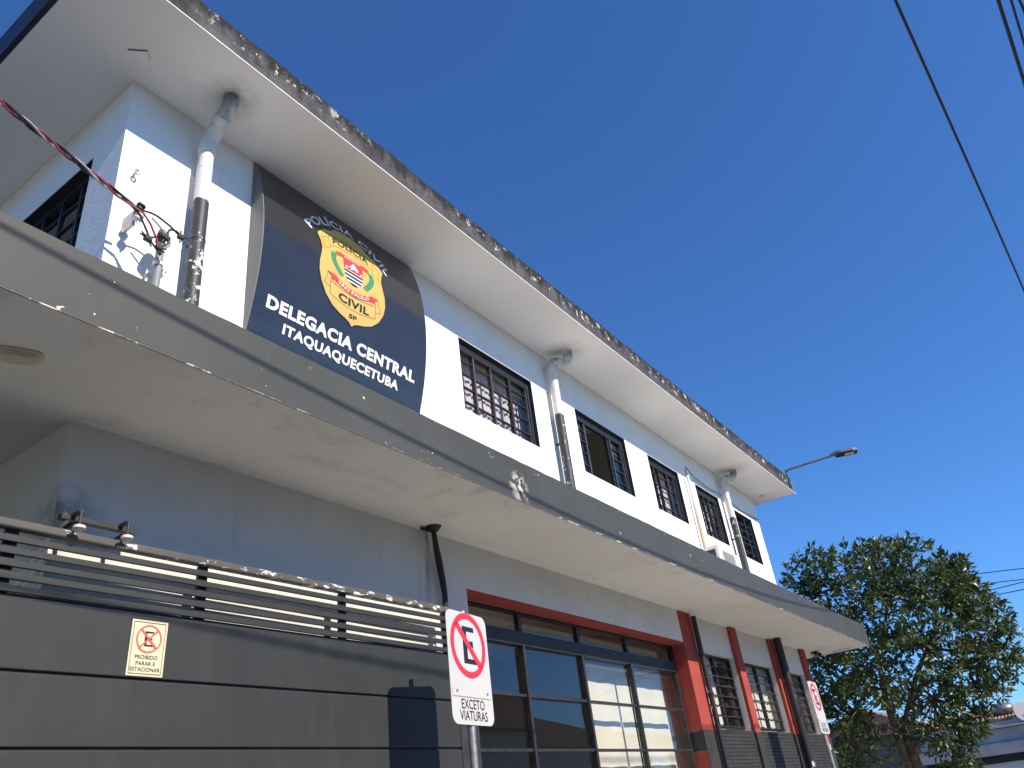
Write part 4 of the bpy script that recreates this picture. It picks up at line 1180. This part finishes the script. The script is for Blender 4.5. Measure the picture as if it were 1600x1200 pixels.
# poles that carry them, beyond both edges of the view
for x in (-10, 28):
    yc = (c1y(x) + c2y(x) - .24) / 2; zt = 2.55 + .006 * (x - 8) ** 2 + .7 * (3.49 - c1y(x)); zl = c2z(x)
    up_t = thing('utility_pole', 'grey concrete utility pole with crossarms carrying the street cables ' + ('on the left' if x < 0 else 'on the right'), 'utility pole', (x, yc, 0), group='utility poles along the street')
    MB().tube([(x / S, yc / S, GZ - .03), (x / S, yc / S, (max(zt, zl) + .35) / S)], [.17 * M, .11 * M], 14).build('pole', 'house_concrete', up_t, smooth=True)
    for zz in (zt, zl):
        MB().box((x - .05) / S, (x + .05) / S, (yc - .75) / S, (yc + .75) / S, (zz - .17) / S, (zz - .06) / S).build('crossarm', 'bark', up_t)
# thin distant wires beyond the tree
def far_wire(p, q, r, label):
    p = Vector(p); q = Vector(q); pts = []
    for i in range(41):
        t = i / 40; pts.append((p + (q - p) * t + Vector((0, 0, -.012 * 4 * t * (1 - t)))))
    o = MB().tube([v * 1.0 for v in pts], r * M, 6).build('overhead_cable', 'black_rubber', None)
    return tag(o, label, 'cable', 'thin wires crossing behind the tree')
X_ = 27 / S
for (ya, za, yb, zb, lab) in ((1.98, 5.10, .33, 4.86, 'topmost thin wire leaving the tree crown at the right edge'), (1.73, 4.76, .49, 4.58, 'second thin wire from the top at the right edge by the tree'), (1.40, 4.51, .47, 4.53, 'third thin wire from the top at the right edge by the tree'), (1.20, 4.35, .55, 4.325, 'lowest of the four thin wires right of the tree')):
    dy = ya - yb; dz = (za - zb) / (dy if dy else 1)
    f = lambda y: za + dz * (y - ya) * .9
    far_wire((X_, -6 / S, f(-6) / S), (X_, 12 / S, f(12) / S), .012, lab)

# ================================================================== TREE
TX = 22.0
def tp(px, py_, dx=0.0):
    """pixel in the photograph -> point of the tree's own plane, used once to survey the crown"""
    v = r2 * ((px - 800) / 1217.9) - u2 * ((py_ - 600) / 1217.9) + fwd
    k = (TX + dx) / v.x
    return v * k + Vector((0, 0, Z0))
tree = thing('tree', 'leafy green street tree beyond the building end', 'tree', (TX, 4.0, 0))
LOBES = [(1250, 878, 20), (1275, 868, 22), (1305, 878, 28), (1340, 890, 38), (1385, 868, 36), (1430, 880, 40), (1488, 890, 26), (1470, 915, 40), (1512, 922, 26), (1522, 902, 10), (1545, 958, 30), (1578, 962, 10), (1450, 950, 55),
         (1385, 950, 55), (1310, 935, 40), (1262, 915, 20), (1340, 1010, 60), (1420, 1025, 62), (1495, 985, 45), (1510, 1040, 36), (1555, 1060, 22), (1548, 1020, 26), (1586, 1030, 11), (1572, 1000, 14), (1300, 1050, 45), (1290, 1115, 48), (1375, 1095, 60),
         (1455, 1095, 48), (1505, 1105, 26), (1525, 1115, 15), (1488, 1150, 26), (1500, 1175, 20), (1335, 1165, 52), (1270, 1000, 30), (1290, 1180, 40), (1300, 985, 45), (1240, 900, 10), (1355, 845, 10), (1386, 845, 12), (1493, 872, 13), (1590, 1012, 10)]
rnd = random.Random(11)
PXM = TX / .86 / 1217.9      # metres per photo pixel at the tree
leafv, leaff = [], []
tips = []
def leaf(p, d, L, w):
    d = d.normalized(); s_ = d.cross(Vector((rnd.uniform(-1, 1), rnd.uniform(-1, 1), rnd.uniform(.2, 1.4)))).normalized()
    n_ = s_.cross(d).normalized()
    o = len(leafv); b = p + d * L * .5 + n_ * L * .07; e = p + d * L - n_ * L * .05
    leafv.extend([p, b + s_ * w - n_ * w * -.25, e, b - s_ * w - n_ * w * -.25, b - n_ * w * .12])
    leaff.extend([(o, o + 4, o + 1), (o + 1, o + 4, o + 2), (o, o + 3, o + 4), (o + 3, o + 2, o + 4)])
for (px, py_, r) in LOBES:
    c0 = tp(px, py_ + 13); R = r * PXM
    depth = max(R * 1.1, .5)
    spread = 1.9 if r > 25 else .8
    nclu = int((9 + r * r * .042) * rnd.uniform(.55, 1.25))
    for k in range(nclu):
        while True:
            v = Vector((rnd.uniform(-1, 1), rnd.uniform(-1, 1), rnd.uniform(-1, 1)))
            if .25 < v.length < 1: break
        if r > 25 and v.length < .55 and rnd.random() < .5: v = v.normalized() * rnd.uniform(.6, 1)
        off = Vector((v.x * depth * spread, v.y * R * .95, v.z * R * .95))
        c_ = c0 + off
        if c_.x < 19.2 and c_.y > 2.9: c_.x = 19.2 + rnd.random() * 1.5
        axis = (v + Vector((0, 0, rnd.uniform(-.1, .8)))).normalized()
        if rnd.random() < .14: tips.append((c_, R))
        for q in range(rnd.randint(7, 11)):
            d = (axis * rnd.uniform(.1, 1.0) + Vector((rnd.gauss(0, .7), rnd.gauss(0, .7), rnd.gauss(-.05, .55)))).normalized()
            leaf(c_ + d * rnd.uniform(.0, .05) + axis * rnd.uniform(-.08, .08), d, rnd.uniform(.10, .26), rnd.uniform(.024, .050))
me = bpy.data.meshes.new('crown')
org = Vector((TX, 4.0, 2.0))
me.from_pydata([v - org for v in leafv], [], leaff)
me.materials.append(MATS['leaf'])
crown = put('crown', me, org, tree); crown['kind'] = 'stuff'
# trunk: two stems from the base with limbs running out to leaf clusters
def m2u(p): return (p.x / S, p.y / S, (p.z - Z0) / S)
base = Vector((TX, 3.72, -.15))
fork = tp(1428, 1195)
stems = []
mbk = MB()
def limb(pts, r0, r1, n=9, mb=mbk):
    P = [Vector(p) for p in pts]; out = []; Q = [P[0]] + P + [P[-1]]
    for i in range(1, len(Q) - 2):
        for k in range(5):
            t = k / 5; p0, p1, p2, p3 = Q[i - 1:i + 3]
            out.append(.5 * ((2 * p1) + (p2 - p0) * t + (2 * p0 - 5 * p1 + 4 * p2 - p3) * t * t + (3 * p1 - p0 - 3 * p2 + p3) * t ** 3))
    out.append(P[-1]); k = len(out)
    mb.tube([m2u(p) for p in out], [(r0 + (r1 - r0) * (i / (k - 1)) ** .8) * M for i in range(k)], n)
f0 = Vector((fork.x, fork.y - .02, .55))
limb([base, f0], .20, .15)
limb([f0, tp(1416, 1185), tp(1400, 1140), tp(1385, 1095), tp(1375, 1030), tp(1385, 960), tp(1392, 890)], .135, .02)
limb([f0 + Vector((0, -.06, 0)), tp(1428, 1180), tp(1414, 1140, .3), tp(1425, 1080, .3), tp(1450, 1010, .3), tp(1480, 950, .2), tp(1490, 890)], .11, .018)
limb([tp(1385, 1095), tp(1345, 1060, -.3), tp(1300, 990, -.3), tp(1272, 930), tp(1265, 880)], .07, .012, 7)
limb([tp(1425, 1080, .3), tp(1480, 1050), tp(1530, 1020), tp(1560, 960)], .06, .012, 7)
limb([tp(1450, 1010, .3), tp(1510, 1020), tp(1560, 1010), tp(1588, 1020)], .045, .010, 7)
limb([tp(1400, 1140), tp(1340, 1120, -.5), tp(1290, 1090, -.8)], .05, .012, 7)
limb([tp(1414, 1140, .3), tp(1460, 1090), tp(1500, 1085), tp(1530, 1075)], .045, .010, 7)
nodes = [tp(1385, 960), tp(1375, 1030), tp(1300, 990, -.3), tp(1480, 950, .2), tp(1530, 1020), tp(1450, 1010, .3), tp(1345, 1060, -.3), tp(1480, 1050), tp(1272, 930), tp(1460, 1090), tp(1340, 1120, -.5), tp(1392, 900)]
for c_, R in tips:
    nd = min(nodes, key=lambda q: (q - c_).length)
    mid = nd.lerp(c_, .5) + Vector((rnd.uniform(-.12, .12), rnd.uniform(-.12, .12), rnd.uniform(-.05, .18)))
    limb([nd, mid, c_], .022, .006, 5)
mbk.build('trunk', 'bark', tree, smooth=True)

# ================================================================== FAR BUILDINGS
def mbox(mb, x0, x1, y0, y1, z0, z1):       # metres above pavement
    return mb.box(x0 / S, x1 / S, y0 / S, y1 / S, (z0 - Z0) / S, (z1 - Z0) / S)
hb_ = thing('low_house', 'low grey concrete house with stepped parapet bands at the lower right', 'house', (41, 1.5, 0))
mbox(MB(), 38.3, 46, -8, 6.5, -.2, 1.75).build('wall', 'house_white', hb_)
mbox(MB(), 37.9, 46, -8.2, 6.7, 2.02, 2.44).build('fascia', 'house_concrete', hb_, bevel=.02)
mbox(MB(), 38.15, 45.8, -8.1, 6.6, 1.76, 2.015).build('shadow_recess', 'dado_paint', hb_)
mbox(MB(), 38.02, 46, -8.1, 6.6, 2.445, 2.92).build('parapet', 'house_concrete', hb_, bevel=.02)
mbox(MB(), 37.86, 46, -8.2, 6.7, 2.925, 2.99).build('ledge', 'house_concrete', hb_, bevel=.015)
mbox(MB(), 38.05, 46, -8.1, 6.6, 2.995, 3.16).build('parapet', 'house_concrete', hb_)
tr_ = MB()
for k in range(120):
    y = 6.5 - k * .121
    tr_.tube([(38.0 / S, y / S, (3.215 - Z0) / S), (42 / S, y / S, (3.75 - Z0) / S)], .052 * M, 8)
rt_ = tr_.build('roof_tiles', 'roof_tile', hb_, smooth=True); rt_['kind'] = 'stuff'
mbox(MB(), 38.1, 46, -8.1, 6.6, 3.161, 3.19).build('roof_deck', 'roof_tile', hb_)
rv = thing('roof_vent', 'round dark metal roof vent on the tiled house roof', 'vent', (39.3, 3.30, 3.2))
pv = Vector((39.3 / S, 3.30 / S, (3.30 - Z0) / S))
MB().lathe(pv, [(.22 * M, -.15 * M), (.22 * M, .06 * M), (.40 * M, .14 * M), (.47 * M, .28 * M), (.46 * M, .40 * M), (.36 * M, .50 * M), (.12 * M, .55 * M)], n=20).build('dome', 'zinc', rv, smooth=True)
dsh = thing('satellite_dish', 'grey satellite dish on the roof edge at the right border', 'dish', (38.6, 2.55, 3.1))
pd = Vector((38.2 / S, 2.52 / S, (3.32 - Z0) / S))
MB().lathe(pd, [(.40 * M, -.10 * M), (.36 * M, -.06 * M), (.2 * M, .0), (.05 * M, .03 * M), (.04 * M, .04 * M), (.2 * M, .012 * M), (.36 * M, -.05 * M)], axis=(.9, .45, -.35), n=22).build('reflector', 'dish_grey', dsh, smooth=True)
MB().tube([pd, pd + Vector((.1 * M, .02 * M, -.45 * M))], .02 * M, 8).build('mast', 'zinc', dsh)
MB().tube([pd + Vector((-.02 * M, 0, -.3 * M)), pd + Vector((-.38 * M, -.15 * M, -.05 * M))], .012 * M, 6).build('feed_arm', 'zinc', dsh)
rh = thing('brick_house', 'house with red brick gable glimpsed through the tree leaves', 'house', (46, 9.5, 0))
mbox(MB(), 45, 52, 7.2, 13, -.2, 3.6).build('wall', 'roof_tile', rh)
mb = MB(); zz = lambda z: (z - Z0) / S
mb.add([(44.6 / S, 6.9 / S, zz(3.6)), (44.6 / S, 13.3 / S, zz(3.6)), (44.6 / S, 10.1 / S, zz(5.0)), (52.4 / S, 6.9 / S, zz(3.6)), (52.4 / S, 13.3 / S, zz(3.6)), (52.4 / S, 10.1 / S, zz(5.0))], [(0, 1, 2), (3, 5, 4), (0, 2, 5, 3), (1, 4, 5, 2), (0, 3, 4, 1)]).build('roof', 'roof_tile', rh)

def opp_house(x0, x1, y0, y1, h, rise, wallm, label):
    t = thing('opposite_house', label, 'house', ((x0 + x1) / 2, (y0 + y1) / 2, 0))
    mbox(MB(), x0, x1, y0, y1, -.2, h).build('wall', wallm, t)
    ym = (y0 + y1) / 2; xm = (x0 + x1) / 2
    V_ = lambda x, y, z: (x / S, y / S, (z - Z0) / S)
    MB().add([V_(x0 - .5, y0 - .5, h), V_(x1 + .5, y0 - .5, h), V_(x1 + .5, y1 + .5, h), V_(x0 - .5, y1 + .5, h), V_(xm - 1.2, ym, h + rise), V_(xm + 1.2, ym, h + rise)],
             [(0, 1, 5, 4), (1, 2, 5), (2, 3, 4, 5), (3, 0, 4), (0, 3, 2, 1)]).build('roof', 'roof_tile', t)
    for k in range(2):
        xa = x0 + (x1 - x0) * (.2 + .4 * k)
        w_ = mbox(MB(), xa, xa + 1.4, y1 + .003, y1 + .05, 1.1, 2.2).build('window', 'frame_paint', t)
    mbox(MB(), x1 - 1.6, x1 - .7, y1 + .003, y1 + .05, 0, 2.1).build('door', 'bark', t)
opp_house(-18, 1.5, -17, -8.2, 7.8, 1.2, 'house_ochre', 'unseen ochre hip roofed house behind the viewer, made tall to shade the street')  # unseen; size set to block low sky and shade the left street
opp_house(2.6, 10, -17, -8.4, 5.6, 1.5, 'house_white', 'white two storey house with tiled hip roof directly across the street, raised to block low sky')  # unseen; height raised to keep low skylight off the lower wall
opp_house(11, 20.5, -16, -8.2, 4.3, 1.6, 'house_ochre', 'ochre bungalow across the street opposite the big window, raised to block low sky')  # height likewise raised to cut skylight under the canopy
opp_house(22, 38, -18, -8.6, 4.6, 2.6, 'house_white', 'tall white house with dark hip roof reflected in the big window')
